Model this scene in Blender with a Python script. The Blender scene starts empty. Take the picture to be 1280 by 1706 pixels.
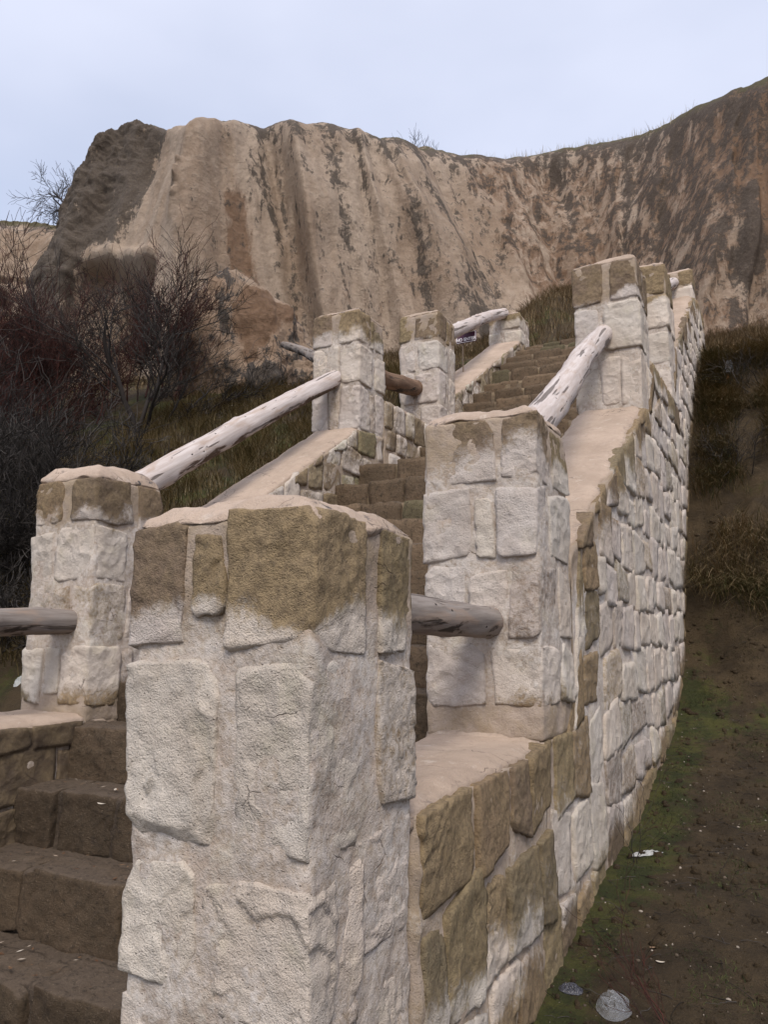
import bpy, math, random
import numpy as np
from mathutils import Vector

sc = bpy.context.scene
R = math.radians
# ------------------------------------------------------------------ camera, sky, sun, exposure
YAW, PITCH = R(27.29), R(8.86)
cam_d = bpy.data.cameras.new("camera")
cam = bpy.data.objects.new("camera", cam_d)
sc.collection.objects.link(cam)
cam.location = (1.159, -1.820, 0.0)            # eye height is z = 0
cam.rotation_euler = (R(90) + PITCH, 0, YAW)
cam_d.sensor_fit = 'VERTICAL'
cam_d.sensor_height = 24.0
cam_d.lens = 24.0 * 1300 / 1706
cam_d.clip_start = 0.05
cam_d.clip_end = 3000
sc.camera = cam
sc.render.resolution_x, sc.render.resolution_y = 769, 1024

SUN_EL, SUN_AZ = R(50), R(150)                 # azimuth of the sun measured from +Y towards +X
sun_dir = Vector((math.sin(SUN_AZ) * math.cos(SUN_EL), math.cos(SUN_AZ) * math.cos(SUN_EL), math.sin(SUN_EL)))
w = bpy.data.worlds.new("World")
sc.world = w
w.use_nodes = True
nt = w.node_tree
nt.nodes.clear()
out = nt.nodes.new("ShaderNodeOutputWorld")
bg = nt.nodes.new("ShaderNodeBackground")
bg.inputs[1].default_value = 0.092
sky = nt.nodes.new("ShaderNodeTexSky")
sky.sky_type = 'NISHITA'
sky.sun_disc = False
sky.sun_elevation = SUN_EL
sky.sun_rotation = SUN_AZ
tc = nt.nodes.new("ShaderNodeTexCoord")
mp = nt.nodes.new("ShaderNodeMapping")
mp.inputs['Scale'].default_value = (1.0, 1.0, 2.2)
nz = nt.nodes.new("ShaderNodeTexNoise")
nz.inputs['Scale'].default_value = 1.1
nz.inputs['Detail'].default_value = 5
nz.inputs['Roughness'].default_value = 0.45
rmp = nt.nodes.new("ShaderNodeMapRange")
rmp.inputs[1].default_value = 0.33
rmp.inputs[2].default_value = 0.66
rmp.inputs[3].default_value = 0.50
rmp.inputs[4].default_value = 0.97
mx = nt.nodes.new("ShaderNodeMix")
mx.data_type = 'RGBA'
mx.inputs[7].default_value = (5.75, 5.95, 7.0, 1)   # high cloud layer
nt.links.new(tc.outputs['Generated'], mp.inputs['Vector'])
nt.links.new(mp.outputs[0], nz.inputs['Vector'])
nt.links.new(nz.outputs['Fac'], rmp.inputs[0])
nt.links.new(rmp.outputs[0], mx.inputs[0])
nt.links.new(sky.outputs[0], mx.inputs[6])
nt.links.new(mx.outputs[2], bg.inputs[0])
nt.links.new(bg.outputs[0], out.inputs[0])

sun_d = bpy.data.lights.new("sun", 'SUN')
sun_d.energy = 1.5
sun_d.angle = R(22)
sun_d.color = (1.0, 0.93, 0.84)
sun = bpy.data.objects.new("sun", sun_d)
sc.collection.objects.link(sun)
sun.rotation_euler = sun_dir.to_track_quat('Z', 'Y').to_euler()
sun.location = (0, -10, 30)

vs = sc.view_settings
vs.view_transform = 'Standard'
vs.look = 'None'
vs.exposure = 0.9
vs.gamma = 1
vs.use_curve_mapping = False

# ------------------------------------------------------------------ numpy noise
_a = np.random.RandomState(5).normal(size=(64, 3))
GRAD = _a / np.linalg.norm(_a, axis=1, keepdims=True) * 1.5

def pn(P, seed=0):
    P = np.asarray(P, float)
    I = np.floor(P)
    F = P - I
    I = I.astype(np.int64)
    U = F * F * F * (F * (F * 6 - 15) + 10)
    res = np.zeros(len(P))
    for dx in (0, 1):
        for dy in (0, 1):
            for dz in (0, 1):
                h = ((I[:, 0] + dx) * 73856093) ^ ((I[:, 1] + dy) * 19349663) ^ ((I[:, 2] + dz) * 83492791) ^ (seed * 2654435)
                h = (h ^ (h >> 13)) * 1274126177
                h = (h ^ (h >> 16)) & 63
                g = GRAD[h]
                d = g[:, 0] * (F[:, 0] - dx) + g[:, 1] * (F[:, 1] - dy) + g[:, 2] * (F[:, 2] - dz)
                res += d * (U[:, 0] if dx else 1 - U[:, 0]) * (U[:, 1] if dy else 1 - U[:, 1]) * (U[:, 2] if dz else 1 - U[:, 2])
    return res

def fbm(P, o=4, seed=0, gain=0.5):
    P = np.asarray(P, float)
    s = np.zeros(len(P)); a = 1.0; f = 1.0
    for i in range(o):
        s += a * pn(P * f + 17.3 * i, seed + i)
        a *= gain; f *= 2.03
    return s

def ss(a, b, x):
    t = np.clip((np.asarray(x, float) - a) / (b - a), 0, 1)
    return t * t * (3 - 2 * t)

# ------------------------------------------------------------------ mesh / object helpers
COL = sc.collection
ORG = {}                                        # world origin of each object

def mesh_np(name, V, Q, mat, attrs=None, smooth=True):
    me = bpy.data.meshes.new(name)
    V = np.ascontiguousarray(V, dtype=np.float32)
    Q = np.ascontiguousarray(Q, dtype=np.int32)
    k = Q.shape[1]
    me.vertices.add(len(V)); me.vertices.foreach_set("co", V.ravel())
    me.loops.add(Q.size); me.loops.foreach_set("vertex_index", Q.ravel())
    me.polygons.add(len(Q))
    me.polygons.foreach_set("loop_start", np.arange(0, Q.size, k, dtype=np.int32))
    me.update(calc_edges=True)
    if smooth:
        me.polygons.foreach_set("use_smooth", np.ones(len(Q), dtype=bool))
    for n, a in (attrs or {}).items():
        at = me.attributes.new(n, 'FLOAT', 'POINT')
        at.data.foreach_set("value", np.ascontiguousarray(a, dtype=np.float32))
    if mat:
        me.materials.append(mat)
    return me

def put(name, V, Q, mat, parent=None, origin=None, attrs=None, color=None, smooth=True, kind=None):
    V = np.asarray(V, float)
    if origin is None:
        origin = np.array([V[:, 0].mean(), V[:, 1].mean(), V[:, 2].min()])
    origin = np.asarray(origin, float)
    o = bpy.data.objects.new(name, mesh_np(name, V - origin, Q, mat, attrs, smooth))
    COL.objects.link(o)
    ORG[o.name] = origin
    if parent is not None:
        o.parent = parent
        o.location = origin - ORG[parent.name]
    else:
        o.location = origin
    if color is not None:
        o.color = color
    if kind:
        o['kind'] = kind
    return o

def thing(name, label, cat, loc, group=None):
    o = bpy.data.objects.new(name, None)
    COL.objects.link(o)
    o.location = loc
    o.empty_display_size = 0.2
    ORG[o.name] = np.asarray(loc, float)
    return tag(o, label, cat, group)

def tag(o, label, cat, group=None):
    o['label'] = label; o['category'] = cat
    if group:
        o['group'] = group
    if cat in ('wall', 'stairs', 'pillar'):
        o['kind'] = 'thing'
    return o

# ------------------------------------------------------------------ materials
def new_mat(name):
    m = bpy.data.materials.new(name)
    m.use_nodes = True
    N = m.node_tree.nodes; L = m.node_tree.links
    b = N['Principled BSDF']
    b.inputs['Roughness'].default_value = 0.9
    b.inputs['Specular IOR Level'].default_value = 0.25
    return m, N, L, b

def noise(N, L, scale, detail=5, rough=0.55, vec=None, dist=0.0):
    n = N.new("ShaderNodeTexNoise")
    n.inputs['Scale'].default_value = scale
    n.inputs['Detail'].default_value = detail
    n.inputs['Roughness'].default_value = rough
    n.inputs['Distortion'].default_value = dist
    if vec is not None:
        L.new(vec, n.inputs['Vector'])
    return n.outputs['Fac']

def rng(N, L, src, a, b, c=0.0, d=1.0):
    n = N.new("ShaderNodeMapRange")
    n.interpolation_type = 'SMOOTHSTEP'
    L.new(src, n.inputs[0])
    for i, v in enumerate((a, b, c, d)):
        n.inputs[i + 1].default_value = v
    return n.outputs[0]

def mix(N, L, f, a, b, mode='MIX'):
    n = N.new("ShaderNodeMix"); n.data_type = 'RGBA'; n.blend_type = mode
    for i, v in ((0, f), (6, a), (7, b)):
        if hasattr(v, 'is_linked') or hasattr(v, 'links'):
            L.new(v, n.inputs[i])
        else:
            n.inputs[i].default_value = (*v, 1) if isinstance(v, tuple) else v
    return n.outputs[2]

def mth(N, L, op, a, b=0.0, clamp=False):
    n = N.new("ShaderNodeMath"); n.operation = op; n.use_clamp = clamp
    for i, v in ((0, a), (1, b)):
        if hasattr(v, 'links'):
            L.new(v, n.inputs[i])
        else:
            n.inputs[i].default_value = v
    return n.outputs[0]

def attr(N, name):
    n = N.new("ShaderNodeAttribute"); n.attribute_name = name
    return n.outputs['Fac']

def bump(N, L, b, hs, strength=0.5, dist=0.01):
    n = N.new("ShaderNodeBump")
    n.inputs['Strength'].default_value = strength
    n.inputs['Distance'].default_value = dist
    L.new(hs, n.inputs['Height'])
    L.new(n.outputs[0], b.inputs['Normal'])

def geo_pos(N):
    return N.new("ShaderNodeNewGeometry").outputs['Position']

WHITE = (0.70, 0.645, 0.595)

def stone_material(name, white=WHITE, mortar=None, grit=1.0):
    m, N, L, b = new_mat(name)
    P = geo_pos(N)
    if mortar is None:
        oi = N.new("ShaderNodeObjectInfo")
        base = oi.outputs['Color']
    else:
        base = mix(N, L, rng(N, L, noise(N, L, 3.1, 5, .6, P), .35, .65), mortar, tuple(c * .78 for c in mortar))
    n1 = noise(N, L, 7.0, 6, .65, P)
    n2 = noise(N, L, 38.0, 5, .7, P)
    n3 = noise(N, L, 170.0, 3, .7, P)
    c = mix(N, L, rng(N, L, n1, .3, .7), base, mix(N, L, .55, base, (.30, .22, .12)))
    c = mix(N, L, rng(N, L, n2, .38, .68, 0, .55), c, (.09, .065, .045)) if mortar is None else mix(N, L, rng(N, L, n2, .45, .75, 0, .3), c, (.22, .16, .12))
    # pale lime bloom
    d = attr(N, "dep")
    dm = mth(N, L, 'ADD', d, mth(N, L, 'MULTIPLY', mth(N, L, 'SUBTRACT', n2, .5), 1.15))
    dm = mth(N, L, 'ADD', dm, mth(N, L, 'MULTIPLY', mth(N, L, 'SUBTRACT', n1, .5), .85))
    dm = rng(N, L, dm, .20, .82)
    wv = mix(N, L, rng(N, L, noise(N, L, 2.3, 4, .6, P), .35, .65), white, (.58, .51, .455))
    wv = mix(N, L, rng(N, L, noise(N, L, 5.1, 4, .6, P), .52, .75, 0, .7), wv, (.60, .55, .44))
    wv = mix(N, L, rng(N, L, n3, .48, .80, 0, .55), wv, (.30, .25, .21))
    wv = mix(N, L, rng(N, L, n2, .52, .78, 0, .45), wv, (.36, .31, .27))
    if mortar is None:
        wv = mix(N, L, .26, wv, mix(N, L, 1.0, base, (2.3, 2.4, 2.8), 'MULTIPLY'))
    c = mix(N, L, mth(N, L, 'MULTIPLY', dm, .92), c, wv)
    # tiny pits and specks
    sp = N.new("ShaderNodeTexVoronoi"); sp.inputs['Scale'].default_value = 55
    L.new(P, sp.inputs['Vector'])
    c = mix(N, L, rng(N, L, sp.outputs['Distance'], .05, .16, .55, 0), c, (.16, .12, .09))
    L.new(c, b.inputs['Base Color'])
    h = mth(N, L, 'ADD', mth(N, L, 'MULTIPLY', mth(N, L, 'MULTIPLY', n2, rng(N, L, noise(N, L, 4.3, 3, .5, P), .35, .62, .15, 1.0)), .55), mth(N, L, 'MULTIPLY', n3, .38 * grit))
    h = mth(N, L, 'ADD', h, mth(N, L, 'MULTIPLY', n1, 1.2))
    h = mth(N, L, 'ADD', h, mth(N, L, 'MULTIPLY', rng(N, L, sp.outputs['Distance'], .03, .16), .25))
    wp = N.new("ShaderNodeVectorMath"); wp.operation = 'ADD'
    L.new(P, wp.inputs[0])
    ncol = N.new("ShaderNodeTexNoise"); ncol.inputs['Scale'].default_value = 9; ncol.inputs['Detail'].default_value = 4
    L.new(P, ncol.inputs['Vector'])
    sc_ = N.new("ShaderNodeVectorMath"); sc_.operation = 'SCALE'; sc_.inputs['Scale'].default_value = .07
    L.new(ncol.outputs['Color'], sc_.inputs[0]); L.new(sc_.outputs[0], wp.inputs[1])
    ve = N.new("ShaderNodeTexVoronoi"); ve.feature = 'DISTANCE_TO_EDGE'; ve.inputs['Scale'].default_value = 4.2
    L.new(wp.outputs[0], ve.inputs['Vector'])
    crk = mth(N, L, 'MULTIPLY', rng(N, L, ve.outputs['Distance'], .002, .010, 1, 0), rng(N, L, noise(N, L, 3.7, 3, .5, P), .62, .70))
    c2 = mix(N, L, mth(N, L, 'MULTIPLY', crk, .5), c, (.09, .055, .045))
    L.new(c2, b.inputs['Base Color'])
    h = mth(N, L, 'SUBTRACT', h, mth(N, L, 'MULTIPLY', crk, .5))
    vf = N.new("ShaderNodeTexVoronoi"); vf.inputs['Scale'].default_value = 11
    L.new(wp.outputs[0], vf.inputs['Vector'])
    fm = rng(N, L, noise(N, L, 2.9, 3, .5, P), .42, .60, 0.15, 1.1) if mortar is None else .25
    h = mth(N, L, 'ADD', h, mth(N, L, 'MULTIPLY', vf.outputs['Distance'], fm))
    bump(N, L, b, h, 1.0, .024 * grit)
    return m

M_STONE = stone_material("weathered_stone")
M_MORTAR = stone_material("lime_mortar", grit=.7, mortar=(.42, .335, .27))

def cap_material():
    m, N, L, b = new_mat("smooth_cap_mortar")
    P = geo_pos(N)
    n1 = noise(N, L, 2.6, 6, .65, P); n2 = noise(N, L, 26, 5, .7, P); n3 = noise(N, L, 140, 3, .7, P)
    c = mix(N, L, rng(N, L, n1, .33, .68), (.50, .385, .30), (.39, .295, .225))
    c = mix(N, L, rng(N, L, n2, .50, .75, 0, .6), c, (.33, .25, .20))
    c = mix(N, L, rng(N, L, n3, .55, .8, 0, .35), c, (.24, .18, .14))
    c = mix(N, L, rng(N, L, noise(N, L, 1.1, 5, .6, P), .45, .66, 0, .55), c, (.35, .27, .205))
    c = mix(N, L, rng(N, L, noise(N, L, 9, 6, .75, P), .56, .70, 0, .5), c, (.62, .53, .45))
    ve = N.new("ShaderNodeTexVoronoi"); ve.feature = 'DISTANCE_TO_EDGE'; ve.inputs['Scale'].default_value = 1.7
    dv = N.new("ShaderNodeVectorMath"); dv.operation = 'ADD'
    nv = N.new("ShaderNodeTexNoise"); nv.inputs['Scale'].default_value = 6; nv.inputs['Detail'].default_value = 5
    L.new(P, nv.inputs['Vector']); L.new(P, dv.inputs[0])
    sv = N.new("ShaderNodeVectorMath"); sv.operation = 'SCALE'; sv.inputs['Scale'].default_value = .25
    L.new(nv.outputs['Color'], sv.inputs[0]); L.new(sv.outputs[0], dv.inputs[1]); L.new(dv.outputs[0], ve.inputs['Vector'])
    ck = mth(N, L, 'MULTIPLY', rng(N, L, ve.outputs['Distance'], .002, .009, .7, 0), rng(N, L, noise(N, L, 2.2, 2, .5, P), .5, .6))
    c = mix(N, L, ck, c, (.10, .075, .06))
    bl = mth(N, L, 'MULTIPLY', rng(N, L, noise(N, L, 5.5, 6, .7, P), .56, .68), attr(N, "dark"))
    c = mix(N, L, bl, c, (.055, .055, .06))
    L.new(c, b.inputs['Base Color'])
    bump(N, L, b, mth(N, L, 'ADD', mth(N, L, 'MULTIPLY', n2, .6), mth(N, L, 'MULTIPLY', n3, .45)), 1.0, .016)
    return m
M_CAP = cap_material()

def step_material(name, dirt=False):
    m, N, L, b = new_mat(name)
    P = geo_pos(N)
    n1 = noise(N, L, 5, 6, .65, P); n2 = noise(N, L, 30, 6, .7, P); n3 = noise(N, L, 150, 3, .7, P)
    if dirt:
        c = mix(N, L, rng(N, L, n1, .35, .65), (.105, .077, .055), (.062, .045, .032))
        c = mix(N, L, rng(N, L, n3, .58, .8, 0, .6), c, (.30, .24, .18))
    else:
        base = N.new("ShaderNodeObjectInfo").outputs['Color']
        c = mix(N, L, rng(N, L, n1, .35, .68), base, mix(N, L, .5, base, (.075, .055, .035)))
        c = mix(N, L, rng(N, L, n3, .6, .85, 0, .4), c, (.30, .24, .17))
    sx = N.new("ShaderNodeSeparateXYZ")
    L.new(N.new("ShaderNodeNewGeometry").outputs['Normal'], sx.inputs[0])
    c = mix(N, L, mth(N, L, 'MULTIPLY', rng(N, L, sx.outputs[2], .55, .9), rng(N, L, n1, .30, .55, .35, .9)), c, (.125, .092, .066))
    c = mix(N, L, rng(N, L, n2, .48, .70, 0, .75), c, (.036, .027, .019))
    c = mix(N, L, rng(N, L, noise(N, L, 75, 4, .7, P), .58, .72, 0, .6), c, (.27, .205, .145))
    L.new(c, b.inputs['Base Color'])
    bump(N, L, b, mth(N, L, 'ADD', mth(N, L, 'MULTIPLY', n2, .8), mth(N, L, 'MULTIPLY', n3, .4)), 1.0, .025)
    return m
M_STEP = step_material("brown_step_stone")
M_STEPJOINT = stone_material('step_joint_mortar', mortar=(.19, .145, .105))
M_DIRT = step_material("trodden_step_dirt", True)

def wood_material(name, a, bb, bark):
    m, N, L, b = new_mat(name)
    t = N.new("ShaderNodeTexCoord")
    mp = N.new("ShaderNodeMapping"); mp.inputs['Scale'].default_value = (14, 14, .9)
    L.new(t.outputs['Object'], mp.inputs['Vector'])
    mp2 = N.new("ShaderNodeMapping"); mp2.inputs['Scale'].default_value = (7, 7, 1.6)
    L.new(t.outputs['Object'], mp2.inputs['Vector'])
    mp3 = N.new("ShaderNodeMapping"); mp3.inputs['Scale'].default_value = (1, 1, .55)
    L.new(t.outputs['Object'], mp3.inputs['Vector'])
    g = noise(N, L, 2.2, 6, .7, mp.outputs[0]); g2 = noise(N, L, 1.2, 5, .6, mp2.outputs[0], .6)
    c = mix(N, L, rng(N, L, g, .3, .7), a, bb)
    c = mix(N, L, rng(N, L, g2, .50, .66, 0, .5), c, (.33, .225, .155))
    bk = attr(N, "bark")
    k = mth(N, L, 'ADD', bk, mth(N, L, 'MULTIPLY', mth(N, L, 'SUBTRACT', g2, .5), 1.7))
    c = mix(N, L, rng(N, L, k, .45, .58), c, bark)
    vo = N.new("ShaderNodeTexVoronoi"); vo.inputs['Scale'].default_value = 24
    L.new(mp3.outputs[0], vo.inputs['Vector'])
    holes = rng(N, L, vo.outputs['Distance'], .10, .19, 1, 0)
    rnd = N.new("ShaderNodeSeparateColor"); L.new(vo.outputs['Color'], rnd.inputs[0])
    holes = mth(N, L, 'MULTIPLY', holes, mth(N, L, 'GREATER_THAN', rnd.outputs[0], .80))
    c = mix(N, L, holes, c, (.035, .027, .022))
    cr = rng(N, L, noise(N, L, 1.3, 3, .5, mp.outputs[0]), .60, .635)
    c = mix(N, L, mth(N, L, 'MULTIPLY', cr, .75), c, (.06, .045, .035))
    L.new(c, b.inputs['Base Color'])
    h = mth(N, L, 'SUBTRACT', mth(N, L, 'MULTIPLY', g, .5), mth(N, L, 'ADD', cr, holes))
    bump(N, L, b, h, .7, .012)
    return m
M_WOOD = wood_material("weathered_pale_wood", (.56, .50, .47), (.42, .35, .315), (.10, .065, .045))
M_WOOD_GREY = wood_material("grey_old_wood", (.27, .235, .21), (.17, .14, .12), (.045, .035, .028))
M_WOOD_BROWN = wood_material("brown_old_wood", (.20, .125, .08), (.11, .065, .042), (.03, .022, .018))

def cliff_material(name, edge=(.38, .64), pale=(.43, .335, .255), pale2=(.30, .215, .15), dark=(.068, .055, .045)):
    m, N, L, b = new_mat(name)
    P = geo_pos(N)
    mp = N.new("ShaderNodeMapping"); mp.inputs['Scale'].default_value = (1, 1, .30)
    L.new(P, mp.inputs['Vector'])
    V = mp.outputs[0]
    n0 = noise(N, L, .35, 6, .6, V); n1 = noise(N, L, 1.7, 12, .72, V, .35); n2 = noise(N, L, 3.2, 8, .75, P, .3)
    n3 = noise(N, L, 14, 5, .75, P)
    c = mix(N, L, rng(N, L, n0, .35, .65), pale, pale2)
    c = mix(N, L, rng(N, L, n2, .45, .72, 0, .5), c, (.46, .37, .29))
    br = mth(N, L, 'ADD', attr(N, "brown"), mth(N, L, 'MULTIPLY', mth(N, L, 'SUBTRACT', n1, .5), 1.5))
    c = mix(N, L, rng(N, L, br, .40, .62, 0, .85), c, (.20, .118, .07))
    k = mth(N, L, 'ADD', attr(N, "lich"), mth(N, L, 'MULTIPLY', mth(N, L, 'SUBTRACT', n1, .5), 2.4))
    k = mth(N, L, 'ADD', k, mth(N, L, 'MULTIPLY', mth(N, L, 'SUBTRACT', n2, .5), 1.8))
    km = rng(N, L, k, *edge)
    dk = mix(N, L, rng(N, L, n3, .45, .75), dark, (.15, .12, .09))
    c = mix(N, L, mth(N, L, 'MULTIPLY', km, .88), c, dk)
    gm = mth(N, L, 'ADD', attr(N, "moss"), mth(N, L, 'MULTIPLY', mth(N, L, 'SUBTRACT', n2, .5), 1.6))
    c = mix(N, L, rng(N, L, gm, .45, .75, 0, .8), c, (.105, .092, .045))
    c = mix(N, L, rng(N, L, n3, .50, .74, 0, .5), c, (.11, .083, .063))
    L.new(c, b.inputs['Base Color'])
    bump(N, L, b, mth(N, L, 'ADD', mth(N, L, 'MULTIPLY', n2, 1.0), mth(N, L, 'MULTIPLY', n3, .35)), 1.0, .16)
    return m
M_CLIFF = cliff_material("tuff_cliff")
M_BOULDER = cliff_material("lichen_boulder", (.43, .54), (.40, .30, .22), (.33, .21, .13), (.07, .064, .06))

def soil_material():
    m, N, L, b = new_mat("soil_ground")
    P = geo_pos(N)
    n0 = noise(N, L, .9, 6, .65, P); n1 = noise(N, L, 3.3, 7, .7, P); n2 = noise(N, L, 24, 6, .75, P)
    n3 = noise(N, L, 110, 3, .7, P)
    c = mix(N, L, rng(N, L, n1, .33, .68), (.088, .060, .031), (.044, .030, .016))
    gm = mth(N, L, 'ADD', attr(N, "moss"), mth(N, L, 'MULTIPLY', mth(N, L, 'SUBTRACT', n0, .5), 1.9))
    gm = mth(N, L, 'ADD', gm, mth(N, L, 'MULTIPLY', mth(N, L, 'SUBTRACT', n2, .5), .8))
    c = mix(N, L, rng(N, L, gm, .45, .72, 0, .8), c, mix(N, L, rng(N, L, n1, .4, .6), (.085, .090, .020), (.040, .052, .013)))
    c = mix(N, L, rng(N, L, n2, .50, .78, 0, .7), c, (.022, .015, .009))
    c = mix(N, L, rng(N, L, n3, .60, .78, 0, .7), c, (.22, .165, .11))
    L.new(c, b.inputs['Base Color'])
    bump(N, L, b, mth(N, L, 'ADD', n2, mth(N, L, 'MULTIPLY', n3, .5)), 1.0, .045)
    return m
M_SOIL = soil_material()

def leafy(name, cols, rough=.8, trans=0):
    m, N, L, b = new_mat(name)
    r = attr(N, "tint")
    ramp = N.new("ShaderNodeValToRGB")
    el = ramp.color_ramp.elements
    for i, c in enumerate(cols):
        if i < 2:
            e = el[i]
            e.position = i / (len(cols) - 1)
        else:
            e = el.new(i / (len(cols) - 1))
    for i, c in enumerate(cols):
        el[i].position = i / (len(cols) - 1)
        el[i].color = (*c, 1)
    L.new(r, ramp.inputs[0])
    L.new(ramp.outputs[0], b.inputs['Base Color'])
    b.inputs['Roughness'].default_value = rough
    return m
M_GRASS = leafy("dry_grass", [(.095, .078, .032), (.20, .145, .065), (.33, .25, .125), (.50, .41, .26)])
M_GRASS_DK = leafy("dark_bank_grass", [(.050, .058, .017), (.11, .085, .032), (.20, .135, .062), (.38, .28, .16)])
M_GREEN = leafy("low_green_grass", [(.022, .034, .008), (.045, .060, .014), (.085, .088, .028)])
M_SCRUB = leafy("brown_dry_scrub", [(.075, .055, .028), (.16, .11, .055), (.27, .185, .095), (.40, .30, .18)])
M_TWIG = leafy("red_brown_twigs", [(.020, .012, .010), (.045, .017, .013), (.080, .026, .018)])
M_TWIG_GREY = leafy("grey_twigs", [(.013, .011, .009), (.024, .019, .016), (.085, .074, .066)])
M_BARKDK = leafy("dark_bark", [(.022, .018, .016), (.045, .036, .032)])

# ------------------------------------------------------------------ lattice boxes (stones, cores, caps)
_LC = {}
def lattice(nx, ny, nz):
    k = (nx, ny, nz)
    if k in _LC:
        return _LC[k]
    I, J, K = np.meshgrid(np.arange(nx + 1), np.arange(ny + 1), np.arange(nz + 1), indexing='ij')
    m = (I == 0) | (I == nx) | (J == 0) | (J == ny) | (K == 0) | (K == nz)
    idx = -np.ones(m.shape, int); idx[m] = np.arange(m.sum())
    P = np.stack([I[m] / nx, J[m] / ny, K[m] / nz], 1) * 2 - 1
    def q(A, flip):
        f = np.stack([A[:-1, :-1], A[1:, :-1], A[1:, 1:], A[:-1, 1:]], -1).reshape(-1, 4)
        return f[:, ::-1] if flip else f
    Q = np.concatenate([q(idx[0], True), q(idx[-1], False), q(idx[:, 0], False), q(idx[:, -1], True), q(idx[:, :, 0], True), q(idx[:, :, -1], False)])
    _LC[k] = (P, Q)
    return P, Q

def tri(P, Cn):
    u = (P + 1) / 2
    out = np.zeros((len(P), 3))
    for i in (0, 1):
        for j in (0, 1):
            for k in (0, 1):
                wgt = (u[:, 0] if i else 1 - u[:, 0]) * (u[:, 1] if j else 1 - u[:, 1]) * (u[:, 2] if k else 1 - u[:, 2])
                out += wgt[:, None] * Cn[i, j, k]
    return out

def corners(lo, hi):
    Cn = np.zeros((2, 2, 2, 3))
    for i in (0, 1):
        for j in (0, 1):
            for k in (0, 1):
                Cn[i, j, k] = [(lo, hi)[i][0], (lo, hi)[j][1], (lo, hi)[k][2]]
    return Cn

def rough_block(Cn, seed, res, rnd=.022, jit=.012, amp=.010, fr=7.0, chips=5, chip=(.84, .97), step=0.0, hi=44):
    """a rough hewn block filling the eight corners Cn"""
    rs = np.random.RandomState(seed)
    size = np.array([np.linalg.norm((Cn[1] - Cn[0]).reshape(-1, 3).mean(0)), np.linalg.norm((Cn[:, 1] - Cn[:, 0]).reshape(-1, 3).mean(0)), np.linalg.norm((Cn[:, :, 1] - Cn[:, :, 0]).reshape(-1, 3).mean(0))])
    n = np.clip(np.round(size / res), 2, hi).astype(int)
    P, Q = lattice(*n)
    half = size / 2
    r = min(rnd, half.min() * .8)
    q = P * half
    c = np.clip(q, -(half - r), half - r)
    d = q - c
    nr = d / np.maximum(np.linalg.norm(d, axis=1, keepdims=True), 1e-9)
    q = c + nr * r
    for ci in range(chips):
        ax = rs.normal(size=3)
        if ci % 2:
            ax[np.argmin(size)] *= .25
        ax /= np.linalg.norm(ax)
        s = (np.abs(ax) * half).sum() * rs.uniform(*chip)
        ex = q @ ax - s
        q = q - np.outer(np.clip(ex, 0, None) * .92, ax)
    Cj = Cn + rs.uniform(-jit, jit, Cn.shape)
    W = tri(q / half, Cj)
    off = rs.uniform(-50, 50, 3)
    dis = fbm(W * fr + off, 5, seed % 97, .55) * amp
    rid = 1 - np.abs(pn(W * fr * 1.7 + off + 9, seed % 89)) * 2.2
    dis += amp * .55 * rid * ss(-.2, .5, pn(W * 3.5 + off, 4))
    if step:                                    # split-face ledges
        ax = rs.normal(size=3); ax /= np.linalg.norm(ax)
        ph = (W @ ax) * rs.uniform(9, 15) + fbm(W * 4 + off, 3, 3) * 1.4
        dis += step * ((ph % 1.0) - .5) * ss(-.3, .3, pn(W * 5 + off, 9))
    return W + nr * dis[:, None], Q, nr

# ------------------------------------------------------------------ layout of the stairway (metres, wall outer face at X = 0, climbs along +Y)
PW = .65
XL = -3.274                                     # inner face of the left wall
Y1, Y4, Y5, Y8, Y9 = 0.0, 2.2, 6.105, 8.573, 12.75
GY = np.array([-60, -8, 0, 1.74, 2.28, 3.1, 4.65, 6.4, 7.5, 8.1, 8.6, 10.2, 12.4, 14, 17, 22, 26, 30, 60])
GZ = np.array([-2.2, -1.9, -1.76, -1.69, -1.63, -1.56, -1.41, -1.12, -.78, -.35, .38, 2.55, 4.45, 5.35, 6.6, 8.2, 10.5, 12.5, 16])
LY = np.array([-60, -2, 1.0, 2.2, 3.2, 4.2, 5.0, 6.4, 7.6, 10, 13, 16, 20, 25, 30, 60])
LZ = np.array([-2.4, -2.0, -1.6, -1.1, -.3, .75, 1.35, 2.2, 3.05, 4.45, 5.7, 6.75, 8.1, 10.6, 12.8, 17])
nos = [(.46, -1.93), (.88, -1.60), (1.30, -1.28), (1.71, -.95), (2.10, -.62), (2.50, -.35), (2.90, -.08), (3.30, .20), (3.75, .48), (4.20, .77), (4.65, 1.05), (5.10, 1.33), (5.57, 1.64), (6.08, 1.97),
       (7.36, 2.27), (7.80, 2.55), (8.24, 2.83), (8.68, 3.10), (9.12, 3.38), (9.56, 3.65), (10.0, 3.95), (10.46, 4.25), (10.95, 4.60), (11.40, 4.90), (11.80, 5.17), (12.40, 5.47), (13.05, 5.79), (13.9, 6.12)]
NY = np.array([n[0] for n in nos]); NZ = np.array([n[1] for n in nos])

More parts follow.
